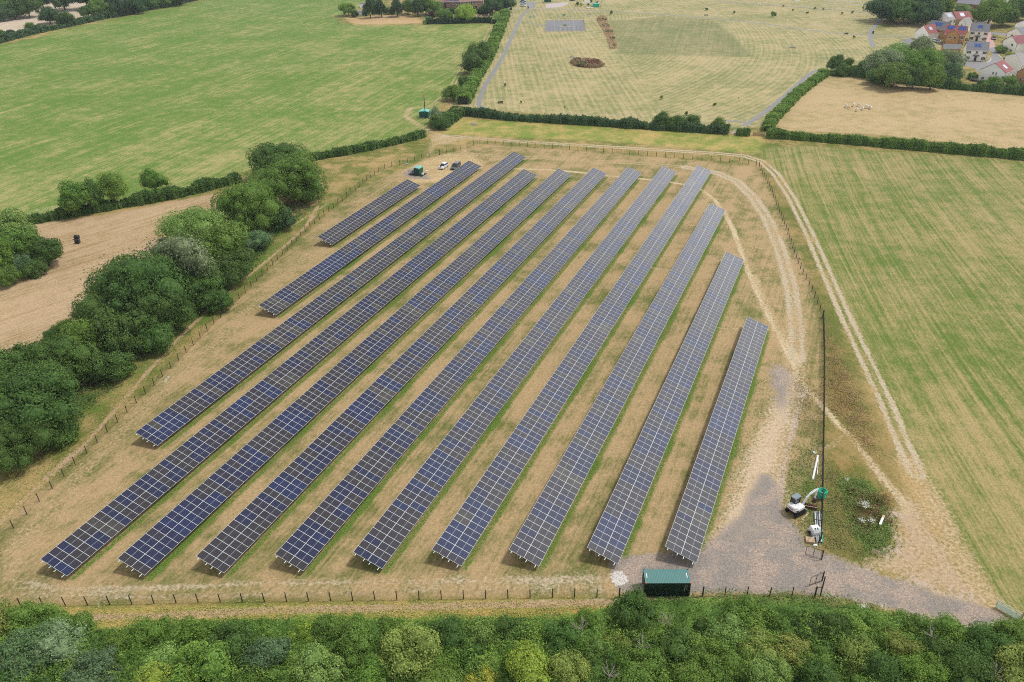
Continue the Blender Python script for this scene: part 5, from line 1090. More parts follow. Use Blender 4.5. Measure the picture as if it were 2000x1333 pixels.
# ------------------------------------------------------------------ cars
def make_car(p, rz, lb, paint, L0=4.2, W0=1.75, H0=1.5, est=False, group=None):
    root = empty('parked_car', (p[0], p[1], 0), rz); tag(root, lb, 'car', group); h = W0/2; x = L0/2
    low = [(-x, .35), (-x+.05, .80), (-x+.2, .92), (-.1*x, .95), (x*.45, .90), (x-.12, .72), (x, .45), (x-.05, .25), (-x+.1, .22)]
    mb = MB(); mb.prism(low, -h, h); mb.build('body', paint, root, bevel=.06, smooth=False)
    rb = -x+.22 if est else -x+.45
    def cabin(o, zt):
        lo = [(rb-.12+o, .93), (x*.50-o, .93)]; hi = [(rb+.2+o, zt), (x*.12-o, zt)]
        c = []
        for (a, z), hh in ((lo[0], h-.05), (lo[1], h-.05), ): pass
        b0 = [(rb-.10+o, -h+.06+o*.5, .93), (x*.52-o, -h+.06+o*.5, .93), (x*.52-o, h-.06-o*.5, .93), (rb-.10+o, h-.06-o*.5, .93)]
        b1 = [(rb+.16+o, -h+.2+o*.3, zt), (x*.10-o, -h+.2+o*.3, zt), (x*.10-o, h-.2-o*.3, zt), (rb+.16+o, h-.2-o*.3, zt)]
        return b0+b1
    mb = MB(); mb.hexa(cabin(0, H0-.05)); mb.build('window', MT['glass'], root)
    mb = MB(); b = cabin(.0, H0-.05)[4:]; mb.hexa([(q[0], q[1], H0-.047) for q in b]+[(q[0]*.97, q[1]*.95, H0) for q in b]); rf = mb.build('roof', paint, root)
    mb = MB()
    for s in (-1, 1):
        for t in (.0, .55, 1.0):
            lo_, hi_ = cabin(0, H0-.05)[:4], cabin(0, H0-.05)[4:]
            A_ = Vector(lo_[0 if s < 0 else 3]).lerp(Vector(lo_[1 if s < 0 else 2]), t); B_ = Vector(hi_[0 if s < 0 else 3]).lerp(Vector(hi_[1 if s < 0 else 2]), t); mb.tube(A_+Vector((0, s*.01, 0)), B_+Vector((0, s*.01, 0)), .04, n=4)
    mb.build('pillar', paint, rf)
    for sx in (-1, 1):
        for sy in (-1, 1):
            wx = sx*L0*.31; mb = MB(); mb.tube((wx, sy*(h-.2), .31), (wx, sy*(h+.015), .31), .31, n=14); wh = mb.build('wheel', MT['tyre'], root); mb = MB(); mb.tube((wx, sy*(h+.016), .31), (wx, sy*(h+.022), .31), .19, n=10); mb.build('rim', MT['galv'], wh)
    for sy in (-1, 1):
        mb = MB(); mb.box(x-.16, sy*(h-.25)-.16, .58, x-.03, sy*(h-.25)+.16, .74); mb.build('headlight', MT['rail'], root)
        mb = MB(); mb.box(-x-.01, sy*(h-.2)-.12, .62, -x+.05, sy*(h-.2)+.12, .84); mb.build('tail_light', MT['red'], root)
        mb = MB(); mb.box(x*.38, sy*(h+.02)-.08, .92, x*.38+.14, sy*(h+.02)+.08, 1.04); mb.build('mirror', paint, root)
def dirpx(a, b): A_ = at(*a); B_ = at(*b); return az_of(A_, B_)
make_car(at(866.5, 328), dirpx((874, 322), (859, 332)), 'white hatchback parked on bare earth near the substation', MT['carw'], 4.3, 1.8, 1.5)
make_car(at(890, 328.5), dirpx((900, 320), (882, 335)), 'dark blue-grey estate car partly hidden behind a solar row', MT['cardk'], 5.0, 1.9, 1.65, est=True)
make_car(at(1021.5, 13), dirpx((1014, 13), (1029, 13)), 'nearer white car in the far car park', MT['carw'], 4.4, 1.8, 1.6, group='cars in the far car park')
make_car(at(1023, 8.5), dirpx((1016, 8.5), (1031, 8.5)), 'pale silver blue car behind the nearer white car', simple('silver_blue_paint', S(170, 195, 210), .3, coat=.5), 4.4, 1.8, 1.5, group='cars in the far car park')
make_car(at(1022, 4.5), dirpx((1015, 4.5), (1030, 4.5)), 'blue car farthest back in the far car park', MT['carblue'], 4.3, 1.75, 1.5, group='cars in the far car park')
make_car(at(1940, 77.5), dirpx((1936, 74), (1944, 80)), 'maroon car parked on the pink drive', MT['carred'])
make_car(at(1826.5, 81.5), dirpx((1820, 81), (1832, 82)), 'white car left of the pair beside the orange house', MT['carw'])
make_car(at(1834, 84), dirpx((1828, 83.5), (1840, 84.5)), 'silver car right of the pair beside the orange house', simple('silver_paint', S(205, 208, 210), .3, coat=.5))
make_car(at(1991, 73), dirpx((1985, 72), (1996, 76)), 'white van parked between the two cream houses', MT['carw'], 4.8, 1.9, 2.0, est=True)
make_car(at(1118, 2), dirpx((1110, 2), (1126, 2)), 'dark car at the edge of the far pale car park', MT['black'], 4.2, 1.75, 1.5)

# ------------------------------------------------------------------ bales
def bale(u, v, rz, lb):
    p = at(u, v); root = empty('bale', p, rz); tag(root, lb, 'bale', 'black wrapped bales')
    mb = MB(); n = 20; k = 0
    prof = [(-.6, .45), (-.58, .56), (-.5, .62), (.5, .62), (.58, .56), (.6, .45)]
    for (x0, r0), (x1, r1) in zip(prof[:-1], prof[1:]):
        for i in range(n):
            a, b = 2*pi*i/n, 2*pi*(i+1)/n; c = lambda x, r, t: (x, r*math.cos(t), .61+r*math.sin(t)); mb.face([c(x0, r0, a), c(x1, r1, a), c(x1, r1, b), c(x0, r0, b)])
    mb.face([(-.6, .45*math.cos(2*pi*i/n), .61+.45*math.sin(2*pi*i/n)) for i in range(n)]); mb.face([(.6, .45*math.cos(2*pi*i/n), .61+.45*math.sin(2*pi*i/n)) for i in range(n)])
    o = mb.build('wrap', MT['black'], root, smooth=True)
    mb = MB(); mb.tube((-.05, 0, .61), (.05, 0, .61), .625, n=20, caps=False); mb.build('band', MT['dark'], root)
bale(151, 467.5, .05, 'upper of two black wrapped bales in the stubble field'); bale(152.5, 475.5, .1, 'lower of two black wrapped bales in the stubble field')
bale(326, 472, .2, 'right black bale half hidden behind the tree belt'); bale(316, 475, .6, 'left black bale half hidden behind the tree belt')

# ------------------------------------------------------------------ cattle
def cow(u, v, rz, lb, calf=False):
    import bmesh
    p = at(u, v); root = empty('cow', p, rz); tag(root, lb, 'cow', 'white cattle grazing in the tan paddock'); s = .78 if calf else 1.0
    V = [(-.75, 0, 1.12), (-.3, 0, 1.06), (.25, 0, 1.05), (.7, 0, 1.15), (1.05, 0, 1.15), (1.35, 0, .95), (1.55, 0, .72), (-.72, .2, .85), (-.80, .22, .48), (-.72, .22, .04), (-.72, -.2, .85), (-.80, -.22, .48), (-.72, -.22, .04), (.62, .2, .8), (.64, .2, .42), (.64, .2, .04), (.62, -.2, .8), (.64, -.2, .42), (.64, -.2, .04), (-1.02, 0, 1.05), (-1.06, 0, .5)]
    E = [(2, 1), (1, 0), (2, 3), (3, 4), (4, 5), (5, 6), (0, 7), (7, 8), (8, 9), (0, 10), (10, 11), (11, 12), (3, 13), (13, 14), (14, 15), (3, 16), (16, 17), (17, 18), (0, 19), (19, 20)]
    R_ = [.33, .37, .38, .33, .20, .17, .10, .16, .085, .06, .16, .085, .06, .13, .08, .06, .13, .08, .06, .05, .03]
    me = bpy.data.meshes.new('body'); b = bmesh.new(); ly = b.verts.layers.skin.verify(); vs_ = []
    for q, r in zip(V, R_): v_ = b.verts.new(tuple(c*s for c in q)); v_[ly].radius = (r*s, r*s); vs_.append(v_)
    vs_[2][ly].use_root = True
    for i, j in E: b.edges.new((vs_[i], vs_[j]))
    b.to_mesh(me); b.free(); me.materials.append(MT['cow'] if not calf else simple('cream_coat', S(225, 205, 170), .8)); o = link('body', me, root); m = o.modifiers.new('skin', 'SKIN'); m.use_smooth_shade = True; q = o.modifiers.new('sub', 'SUBSURF'); q.levels = 1; q.render_levels = 1
    mb = MB(); mb.tube((1.52*s, 0, .74*s), (1.66*s, 0, .60*s), .10*s, .07*s, 8); mb.build('muzzle', MT['cowh'], root)
    for sy in (-1, 1): mb = MB(); mb.tube((1.28*s, sy*.14*s, 1.05*s), (1.22*s, sy*.34*s, 1.08*s), .05*s, .02*s, 6); mb.build('ear', MT['cowh'], root)
for u, v, a, lb, cf in ((1652, 210, -100, 'leftmost white cow of the herd', False), (1657, 213, -80, 'cream calf beside the leftmost cow', True), (1667, 208, -110, 'white cow at the back left of the herd', False), (1677, 208.5, -85, 'white cow at the back middle of the herd', False), (1673.5, 217.5, -105, 'white cow nearest the camera at the front of the herd', False), (1684.5, 215, -100, 'white cow right of the nearest one', False), (1692, 211.5, -80, 'second white cow from the right', False), (1699.5, 213, -100, 'rightmost white cow of the herd', False)):
    cow(u, v, math.radians(a), lb, cf)

# ------------------------------------------------------------------ houses
def window(parent, c, n, t, w, h, panes=2, nm='window'):
    """c centre on the wall, n outward normal, t along the wall"""
    mb = MB(); z = Vector((0, 0, 1)); c = Vector(c)
    def bx(x0, z0, x1, z1, d0, d1, m):
        mb.hexa([c+t*a+z*b+n*d for a, b, d in ((x0, z0, d0), (x1, z0, d0), (x1, z0, d1), (x0, z0, d1), (x0, z1, d0), (x1, z1, d0), (x1, z1, d1), (x0, z1, d1))], m)
    bx(-w/2, -h/2, w/2, h/2, -.02, .03, 1)
    f = .09
    for i in range(panes+1): x = -w/2+i*(w/panes); bx(x-f/2, -h/2-f/2, x+f/2, h/2+f/2, .032, .07, 0)
    for zz in (-h/2, h/2): bx(-w/2, zz-f/2, w/2, zz+f/2, .034, .072, 0)
    bx(-w/2-.1, -h/2-.14, w/2+.1, -h/2-.06, .03, .12, 0)
    return mb.build(nm, [MT['white'], MT['glass']], parent)
def house(A_, B_, D, He, Hr, wall, roof, lb, ridge='side', wins=(), swins=(), door=None, solar=None, chimney=None, name='house', cat='house', over=.3, px=True, gwins=()):
    """front wall runs A->B (photo positions of its foot), depth D away from the camera; ridge 'side' parallel to the front, 'front' gable to the front"""
    a = at(*A_) if px else Vector(A_); b = at(*B_) if px else Vector(B_); rz = az_of(a, b); W = (b-a).length
    root = empty(name, (a.x, a.y, 0), rz); tag(root, lb, cat); wm = MT[wall] if isinstance(wall, str) else wall; rm_ = MT[roof] if isinstance(roof, str) else roof
    mb = MB()
    if ridge == 'side': mb.prism([(0, 0), (D, 0), (D, He), (D/2, Hr), (0, He)], 0, W, ax='x')
    else: mb.prism([(0, 0), (W, 0), (W, He), (W/2, Hr), (0, He)], 0, D)
    mb.build('wall', wm, root)
    mb = MB(); t = .14; zo = .02
    if ridge == 'side':
        sl_ = (Hr-He)/(D/2)
        for s, y0, y1 in ((1, -over, D/2), (-1, D+over, D/2)):
            z0 = He-over*sl_+zo; z1 = Hr+zo; mb.hexa([(-over, y0, z0), (W+over, y0, z0), (W+over, y1, z1), (-over, y1, z1), (-over, y0, z0+t), (W+over, y0, z0+t), (W+over, y1, z1+t), (-over, y1, z1+t)])
    else:
        sl_ = (Hr-He)/(W/2)
        for x0, x1 in ((-over, W/2), (W+over, W/2)):
            z0 = He-over*sl_+zo; z1 = Hr+zo; mb.hexa([(x0, -over, z0), (x0, D+over, z0), (x1, D+over, z1), (x1, -over, z1), (x0, -over, z0+t), (x0, D+over, z0+t), (x1, D+over, z1+t), (x1, -over, z1+t)])
    rf = mb.build('roof', rm_, root)
    n = Vector((0, -1, 0)); tx = Vector((1, 0, 0))
    for x, z, w_, h_, pn in wins: window(root, (x*W, 0, z), n, tx, w_, h_, pn)
    for y, z, w_, h_, pn in swins: window(root, (W, y*D, z), Vector((1, 0, 0)), Vector((0, 1, 0)), w_, h_, pn)
    for y, z, w_, h_, pn in gwins: window(root, (0, y*D, z), Vector((-1, 0, 0)), Vector((0, 1, 0)), w_, h_, pn)
    if door is not None:
        x = door*W; mb = MB(); mb.box(x-.5, -.05, .02, x+.5, -.003, 2.1); mb.build('door', MT['black'], root)
        mb = MB(); mb.prism([(-1.2, 2.5), (-.02, 2.9), (-.02, 2.75), (-1.2, 2.38)], x-1.3, x+1.3, ax='x'); mb.build('canopy', MT['slate'], root)
        mb = MB(); mb.tube((x-1.1, -1.05, 0), (x-1.1, -1.05, 2.42), .06, n=6); mb.tube((x+1.1, -1.05, 0), (x+1.1, -1.05, 2.42), .06, n=6); mb.build('porch_post', MT['white'], root)
    if solar:
        for (x0, x1, f0, f1, npn) in solar:
            mb = MB()
            for i in range(npn):
                xa = x0+(x1-x0)*i/npn+.03; xb = x0+(x1-x0)*(i+1)/npn-.03
                def Pz(x, f, dz):
                    if ridge == 'side': return (x*W if x <= 1.001 else x, f*D/2, He+f*(Hr-He)+zo+t+dz)
                    return (W-f*W/2, x*D, He+f*(Hr-He)+zo+t+dz)
                xa_, xb_ = x0+(x1-x0)*(i+.04)/npn, x0+(x1-x0)*(i+.96)/npn
                mb.hexa([Pz(xa_, f0, .03), Pz(xb_, f0, .03), Pz(xb_, f1, .03), Pz(xa_, f1, .03), Pz(xa_, f0, .10), Pz(xb_, f0, .10), Pz(xb_, f1, .10), Pz(xa_, f1, .10)])
            mb.build('solar_panel', SOLR if ridge == 'side' else SKYL, rf)
    if chimney:
        x, y = chimney; mb = MB(); mb.box(x*W-.35, y*D-.3, He, x*W+.35, y*D+.3, Hr+1.0); ch = mb.build('chimney', wm, rf); mb = MB(); mb.tube((x*W, y*D, Hr+1.0), (x*W, y*D, Hr+1.3), .13, n=8); mb.build('chimney_pot', MT['orange'], ch)
    mb = MB(); mb.tube((.08, -.07, 0), (.08, -.07, He-.15), .05, n=6); mb.tube((W-.08, -.07, 0), (W-.08, -.07, He-.15), .05, n=6); mb.build('drainpipe', MT['dark'] if wall != 'wrend' else MT['white'], root)
    mb = MB(); 
    if ridge == 'side': mb.box(-over, -over-.1, He-over*sl_-.02, W+over, -over, He-over*sl_+.10)
    else: mb.box(-over-.1, -over, He-over*sl_-.02, -over, D+over, He-over*sl_+.10); mb.box(W+over, -over, He-over*sl_-.02, W+over+.1, D+over, He-over*sl_+.10)
    mb.build('gutter', MT['white'], root)
    return root
SOLR = simple('roof_solar', S(60, 92, 160), .25, var=.15); SKYL = simple('pale_solar', S(190, 196, 215), .25, var=.05)
W5 = [(.14, 3.9, 1.7, 1.15, 3), (.5, 3.9, 1.0, 1.15, 2), (.86, 3.9, 1.7, 1.15, 3), (.14, 1.3, 1.7, 1.35, 3), (.86, 1.3, 1.7, 1.35, 3)]
house((1882.5, 118.5), (1924.5, 120.5), 8, 5.1, 8.0, 'cream', 'slate', 'cream house with slate roof and four-pane doorway canopy facing the copse', wins=W5, door=.5, solar=[(.34, .66, .28, .72, 4)])
house((1891, 80), (1925.5, 82), 8, 5.1, 8.2, 'cream', 'slate', 'cream slate-roofed house between the orange house and pink drive', wins=W5, door=.45, solar=[(.34, .64, .35, .72, 4)])
house((1839.5, 86), (1880, 89), 9, 5.0, 8.6, 'orange', 'redtile', 'orange brick house with red roof and twin solar groups', wins=[(.88, 3.4, 1.2, 1.2, 2), (.88, 1.1, 1.2, 1.2, 2)], solar=[(.06, .44, .5, .9, 5), (.60, .96, .5, .9, 5)])
house((1843.5, 87.3), (1870, 89), 5.0, 4.9, 7.6, 'orange', 'redtile', 'front gable wing of the orange brick house', ridge='front', wins=[(.3, 3.6, 1.3, 1.1, 2), (.7, 3.6, 1.3, 1.1, 2)], name='house_wing', cat='house wing')
house((1806.5, 74), (1840.5, 78), 8, 5.3, 8.4, 'orange', 'slate', 'orange brick house with grey slate roof and one solar strip', wins=[(.55, 3.8, 1.0, 1.0, 2), (.8, 3.8, 1.3, 1.1, 2), (.78, 1.2, 1.4, 1.2, 2)], solar=[(.3, .72, .35, .75, 5)])
house((1785, 75), (1811, 80), 9, 3.6, 7.0, 'wrend', 'redtile', 'small white gable-fronted house with red roof nearest the park', ridge='front', wins=[(.7, 1.6, 1.3, 1.1, 3)], solar=[(.25, .5, .35, .7, 1)])
house((1823, 51), (1849, 57), 8, 5.0, 7.8, 'wrend', 'greytile', 'white house with grey tiled roof behind the slate-roofed orange one', ridge='front', wins=[(.5, 3.6, 1.2, 1.1, 2)], swins=[(.2, 3.8, 1.0, 1.1, 2), (.5, 3.8, 1.0, 1.1, 2)], solar=[(.1, .5, .3, .8, 2)])
house((1846, 50), (1864, 56), 9, 5.2, 8.2, 'orange', 'redtile', 'orange brick house with red roof farthest back by the wood', ridge='front', solar=[(.3, .6, .25, .75, 1)])
house((1953.5, 100), (1981, 107), 8.5, 5.1, 7.9, 'cream', simple('plum_tile', S(140, 75, 82), .7), 'cream house with plum red roof and gable facing the street', ridge='front', wins=[(.68, 4.1, 1.2, 1.1, 2), (.3, 1.3, 1.2, 1.2, 2), (.7, 1.3, 1.4, 1.2, 3)])
house((1962, 82), (1993, 88), 8, 4.8, 7.6, 'cream', 'slate', 'cream gabled house with dark slate roof behind the plum-roofed one', ridge='front', wins=[(.35, 3.6, 1.1, 1.1, 2), (.7, 3.6, 1.2, 1.1, 2)])
house((1977, 70), (2014, 78), 9, 6.2, 9.2, 'wrend', 'redtile', 'tall white gabled house with red roof at the right edge', ridge='front')
house((1909, 157.5), (1958.5, 165), 8.5, 4.7, 8.0, 'wrend', 'redtile', 'nearest white house with red roof behind the paddock hedge', ridge='front', wins=[(.52, 3.9, .5, 1.1, 1), (.64, 3.9, .5, 1.1, 1), (.18, 1.3, 1.1, 1.0, 2), (.6, 1.2, 1.2, 1.0, 2)], solar=[(.35, .62, .25, .62, 1)])
house((1957, 133), (1990, 153), 8, 5.4, 8.4, 'cream', 'greytile', 'cream end gable with grey tiled roof at the right edge', ridge='front', swins=[(.2, 3.9, .9, 1.2, 2), (.45, 3.9, .9, 1.2, 2), (.7, 3.9, .9, 1.2, 2), (.95, 3.9, .9, 1.2, 2)], solar=[(.3, .5, .4, .7, 1)])
house((1981, 161), (2012, 170), 7, 4.3, 7.2, 'orange', 'redtile', 'orange brick gabled house cut by the right edge', ridge='front', wins=[(.32, 1.6, 1.0, 1.8, 1)])
house((1993, 105), (2030, 112), 8, 5.0, 7.8, 'cream', 'slate', 'cream house with dark roof cut by the right frame edge', ridge='front')
house((1841, 104), (1874, 105), 5, 2.3, 3.8, 'orange', 'slate', 'low slate-roofed garage block behind the copse', name='garage', cat='garage')
house((1770, 95), (1783, 93), 5, 2.3, 3.8, 'wrend', 'slate', 'small slate-roofed garage left of the copse', name='garage', cat='garage')
house((1843, 66), (1870, 68), 5, 2.3, 3.6, 'orange', 'slate', 'low dark-roofed garage between the orange houses', name='garage', cat='garage')
house((1888.5, 46), (1910, 49), 6, 2.8, 5.6, 'wrend', 'greytile', 'old white cottage gable below the big trees', ridge='front', wins=[(.5, 1.6, .9, 1.0, 2)], name='cottage', cat='cottage')
house((1900, 60), (1912, 62), 6, 2.4, 4.2, 'wrend', 'slate', 'low white garage with dark roof above the pink drive', name='garage', cat='garage')
house((1997, 92), (2022, 97), 8, 5.0, 7.8, 'wrend', 'redtile', 'white house with red roof cut by the frame above the dark-roofed one', ridge='front')
house((1868, 62), (1882, 64), 6, 4.8, 7.2, 'cream', 'greytile', 'narrow cream house between the two orange brick ones', ridge='front', wins=[(.5, 3.4, 1.0, 1.1, 2)])
house((1920, 44), (1934, 45), 6, 3.0, 5.6, 'cream', 'pinktile', 'small cream outbuilding right of the old cottage', name='outbuilding', cat='outbuilding')
house((1866, 17), (1935, 24), 12, 3.6, 7.5, 'brick', simple('old_slate', S(150, 148, 160), .7, var=.2), 'long barn-like building with weathered slate roof', name='barn', cat='barn')
house((1855, 4), (1925, 6), 12, 5, 9.5, 'brick', simple('blue_slate', S(120, 145, 175), .6), 'bluish slate-roofed building at the top right edge', name='hall', cat='hall')
house((1985, 12), (2020, 20), 9, 4, 8, 'cream', 'pinktile', 'cream house with brown tiles at the top right corner')
house((1935, 3), (1965, 5), 9, 5, 8, 'wrend', 'greytile', 'pale house behind the large tree at top right')
# terrace at the top centre
house((871.5, 19), (898, 19.3), 8, 5.2, 8.4, 'brick', 'pinktile', 'brown brick terrace house with a wide roof solar array', wins=[(.15, 4.0, 1.6, 1.2, 2), (.5, 4.0, 1.4, 1.0, 2), (.82, 4.0, 1.9, 1.3, 3), (.15, 1.4, 1.5, 1.2, 2), (.48, 1.3, 1.6, 1.5, 2), (.83, 1.3, 1.6, 2.0, 3)], solar=[(.03, .97, .1, .9, 9)])
house((898.4, 19.4), (921, 18), 8, 5.2, 8.4, 'brick', 'pinktile', 'middle brown terrace house with a white first-floor window band', wins=[(.18, 4.1, 1.6, 1.3, 3), (.42, 4.1, 1.2, 1.3, 2), (.62, 4.1, 1.2, 1.3, 2), (.84, 4.1, 1.6, 1.3, 3), (.5, 1.2, 7.0, 1.5, 6)])
house((921.4, 18), (943, 17), 8, 5.2, 8.4, simple('buff_brick', S(175, 150, 130), .85, var=.15, scale=6), 'pinktile', 'buff brick terrace house with a white porch window', wins=[(.2, 4.1, 1.6, 1.1, 2), (.5, 4.1, .9, .9, 1), (.75, 4.1, 1.2, 1.0, 2), (.3, 1.3, 3.0, 1.6, 3)])
house((943.4, 15.5), (952, 15), 8, 5.8, 9.0, 'wrend', 'pinktile', 'white rendered end house of the terrace beside the dark trees', wins=[(.5, 4.4, 1.6, 1.5, 2), (.5, 1.4, 1.5, 1.2, 1)])
house((858, 18), (871, 18.5), 7, 4.6, 7, simple('maroon_render', S(105, 75, 80), .8), 'pinktile', 'dark maroon house with small blue awning left of the terrace', wins=[(.6, 3.4, 1.4, 1.1, 2)])
box_thing('shed', 'low white shed at the end of the churchyard belt', 'shed', at(700, 31), .02, [('wall', MT['wrend'], [(0, 0, 0, 6, 4, 2.3)]), ('roof', MT['bluebar'], [(-.2, -.2, 2.302, 6.2, 4.2, 2.5)]), ('door', MT['dark'], [(2.5, -.04, .05, 3.6, -.003, 2)])])
box_thing('shed', 'pale far cottage wall glimpsed above the white shed', 'shed', at(703, 16), .02, [('wall', MT['wrend'], [(0, 0, 0, 4, 4, 2.6)]), ('roof', MT['slate'], [(-.2, -.2, 2.602, 4.2, 4.2, 2.9)])])
# estate streets
sheet('road', PX((1883, 119.5), (1925, 122), (1935, 113), (1938, 103), (1925, 94), (1932, 88), (1955, 92), (1950, 103), (1957, 115), (1958, 127), (1935, 133), (1912, 142), (1905, 135), (1882, 128)), MT['road'], .020, 'grey estate road curving past the cream house')
sheet('driveway', PX((1925, 90), (1926, 68), (1934, 62), (1940, 80), (1945, 92), (1930, 95)), MT['pink'], .028, 'pink paved drive beside the cream house')
sheet('road', PX((1905, 60), (1990, 68), (1990, 73), (1905, 64)), MT['road'], .024, 'estate road running behind the cream house')
sheet('car_park', PX((1029, 4), (1047, 4), (1046, 12), (1042, 17), (1030, 16)), MT['road'], .02, 'small grey car park at the top of the footpath')
sheet('car_park', PX((1066, 8), (1110, 5), (1108, 10), (1090, 15), (1066, 16)), simple('pale_gravel', S(190, 180, 178), .9), .02, 'pale gravel car park beside the allotment')
ribbon('kerb', smooth_px([(1936, 102), (1950, 108), (1958, 116), (1958, 122), (1955, 128)]), .35, MT['kerb'], .05, 'white kerb line on the outside of the estate bend')
ribbon('kerb', smooth_px([(1929, 110), (1935, 114), (1934, 119), (1927, 123), (1916, 123)]), .3, MT['kerb'], .05, 'white kerb line on the inside of the estate bend')
ribbon('pavement', smooth_px([(1005, 17.5), (1060, 16.5), (1130, 17)]), .8, MT['concrete'], .03, 'pale kerb running along the top of the park')

# ------------------------------------------------------------------ ball court and park furniture
def court():
    a = at(1064, 62); b = at(1143, 61); c = at(1140, 40); d = at(1067, 40.5)
    sheet('court', [a.xy, b.xy, c.xy, d.xy], MT['court'], .02, 'grey tarmac of the fenced ball court')
    root = empty('ball_court_fence', a, az_of(a, b)); tag(root, 'thin green fence and goals around the grey ball court', 'court fence'); W_ = (b-a).length; D = (d-a).length; M_ = root.matrix_basis
    GF = simple('court_fence_green', S(70, 100, 85), .6); mb = MB()
    for i in range(10):
        for y in (0, D): mb.tube((W_*i/9, y, 0), (W_*i/9, y, 3.0), .045, n=5)
    for i in range(1, 5):
        for x in (0, W_): mb.tube((x, D*i/5, 0), (x, D*i/5, 3.0), .045, n=5)
    mb.build('post', GF, root); mb = MB()
    for z in (1.0, 2.0, 2.95):
        for y in (0, D): mb.tube((0, y, z), (W_, y, z), .022, n=4)
        for x in (0, W_): mb.tube((x, 0, z), (x, D, z), .022, n=4)
    mb.build('rail', GF, root)
    for y, nm in ((.3, 0), (D-.3, 1)):
        mb = MB(); x0, x1 = W_*.38, W_*.70
        for q in ((x0, 0), (x1, 0)): mb.tube((q[0], y, 0), (q[0], y, 2.6), .09, n=6)
        mb.tube((x0, y, 2.6), (x1, y, 2.6), .09, n=6); mb.build('goal', MT['white'], root)
        mb = MB(); mb.box(W_*.5-.9, y-.05, 2.7, W_*.5+.9, y+.02, 3.8); mb.build('backboard', simple('backboard', S(130, 170, 100), .6), root)
    mb = MB()
    for x in (.25, .5, .75): mb.box(W_*x-.04, .5, .024, W_*x+.06, D-.5, .026)
    mb.build('court_line', MT['line'], root)
court()
def goalpost():
    a = at(1098, 104); b = at(1128, 104); root = empty('goal', a, az_of(a, b)); tag(root, 'pale football goal standing on worn grass below the court', 'goal'); W_ = (b-a).length; mb = MB()
    mb.tube((0, 0, 0), (0, 0, 2.4), .07, n=6); mb.tube((W_, 0, 0), (W_, 0, 2.4), .07, n=6); mb.tube((0, 0, 2.4), (W_, 0, 2.4), .07, n=6); mb.build('frame', MT['white'], root); mb = MB()
    for x in (0, W_): mb.tube((x, 0, 2.3), (x, 1.6, 0), .035, n=5)
    mb.tube((0, 1.6, .03), (W_, 1.6, .03), .035, n=5); mb.build('stay', MT['white'], root)
goalpost()
def boulder(u, v, s, lb):
    p = at(u, v); root = empty('rock', p, rnd.uniform(0, 3)); tag(root, lb, 'rocks'); 
    for k in range(4):
        mb = MB(); x, y = rnd.uniform(-s, s), rnd.uniform(-s*.5, s*.5); r = s*rnd.uniform(.35, .6); mb.prism([(x-r, 0), (x+r, 0), (x+r*.7, r*.6), (x-r*.4, r*.8)], y-r, y+r); mb.build('stone', MT['stonem'], root, bevel=.1)
for u, v, s, lb in ((1117, 112, 1.3, 'grey rocks below the football goal'), (1547, 94, 1.2, 'grey rocks in the middle of the striped grass'), (1151, 29, 1.3, 'pale rocks right of the ball court'), (926, 243.5, 1.2, 'grey heap of stones below the overgrown hedge'), (1340, 226, .8, 'small pale rocks by the long hedge'), (1042, 56, .8, 'small rocks near the court corner')): boulder(u, v, s, lb)
def bench(u, v, rz, lb, L0=2.2):
    p = at(u, v); root = empty('bench', p, rz); tag(root, lb, 'bench'); mb = MB(); mb.box(-L0/2, -.2, .42, L0/2, .2, .48); mb.build('seat', MT['dark'], root); mb = MB(); mb.box(-L0/2, .2, .5, L0/2, .26, .95); mb.build('backrest', MT['dark'], root)
    for x in (-L0*.4, L0*.4): mb = MB(); mb.box(x-.05, -.2, 0, x+.05, .22, .42); mb.build('leg', MT['dark'], root)
bench(978, 203, .3, 'dark bench left beside the lower footpath bend'); bench(1379, 32, .1, 'dark bench beside the long thin path'); bench(1653, 68, .1, 'dark bench near the copse path junction')
def trough(u, v, lb):
    p = at(u, v); root = empty('trough', p, .3); tag(root, lb, 'trough'); mb = MB(); mb.prism([(-.9, .5), (-.6, 0), (.6, 0), (.9, .5), (.8, .5), (.55, .08), (-.55, .08), (-.8, .5)], -.5, .5); mb.build('tub', MT['black'], root); mb = MB(); mb.tube((-.85, -.5, .5), (.85, -.5, .5), .05, n=6); mb.build('rim', MT['galv'], root)
trough(879, 243, 'black tub trough at the edge of the overgrown hedge')
for u, v, lb in ((1031.5, 17, 'black litter bin at the car park gate'), (1705, 66, 'black litter bin beside the bending path')):
    p = at(u, v); root = empty('litter_bin', p); tag(root, lb, 'bin'); mb = MB(); mb.tube((0, 0, 0), (0, 0, 1.2), .45, .5, 10); mb.build('drum', MT['black'], root); mb = MB(); mb.tube((0, 0, 1.2), (0, 0, 1.4), .52, .3, 10); mb.build('lid', MT['dark'], root)
p = at(1039, 35); root = empty('play_frame', p); tag(root, 'grey metal play frame with a pale green slide by the path fork', 'playground'); mb = MB()
for x in (-3, -1, 1, 3): mb.tube((x, 3, 0), (x+.6, 3.4, 2.6), .09, n=6)
mb.tube((-2.6, 3.4, 2.5), (3.6, 3.4, 2.5), .08, n=6); mb.build('climbing_bars', MT['galv'], root); mb = MB(); mb.box(-2, -.5, .8, 2.4, .5, 1.0); mb.build('slide', MT['mint'], root); mb = MB()
for x in (-1.8, 2.2): mb.box(x-.1, -.4, 0, x+.1, .4, .8)
mb.build('leg', MT['galv'], root)
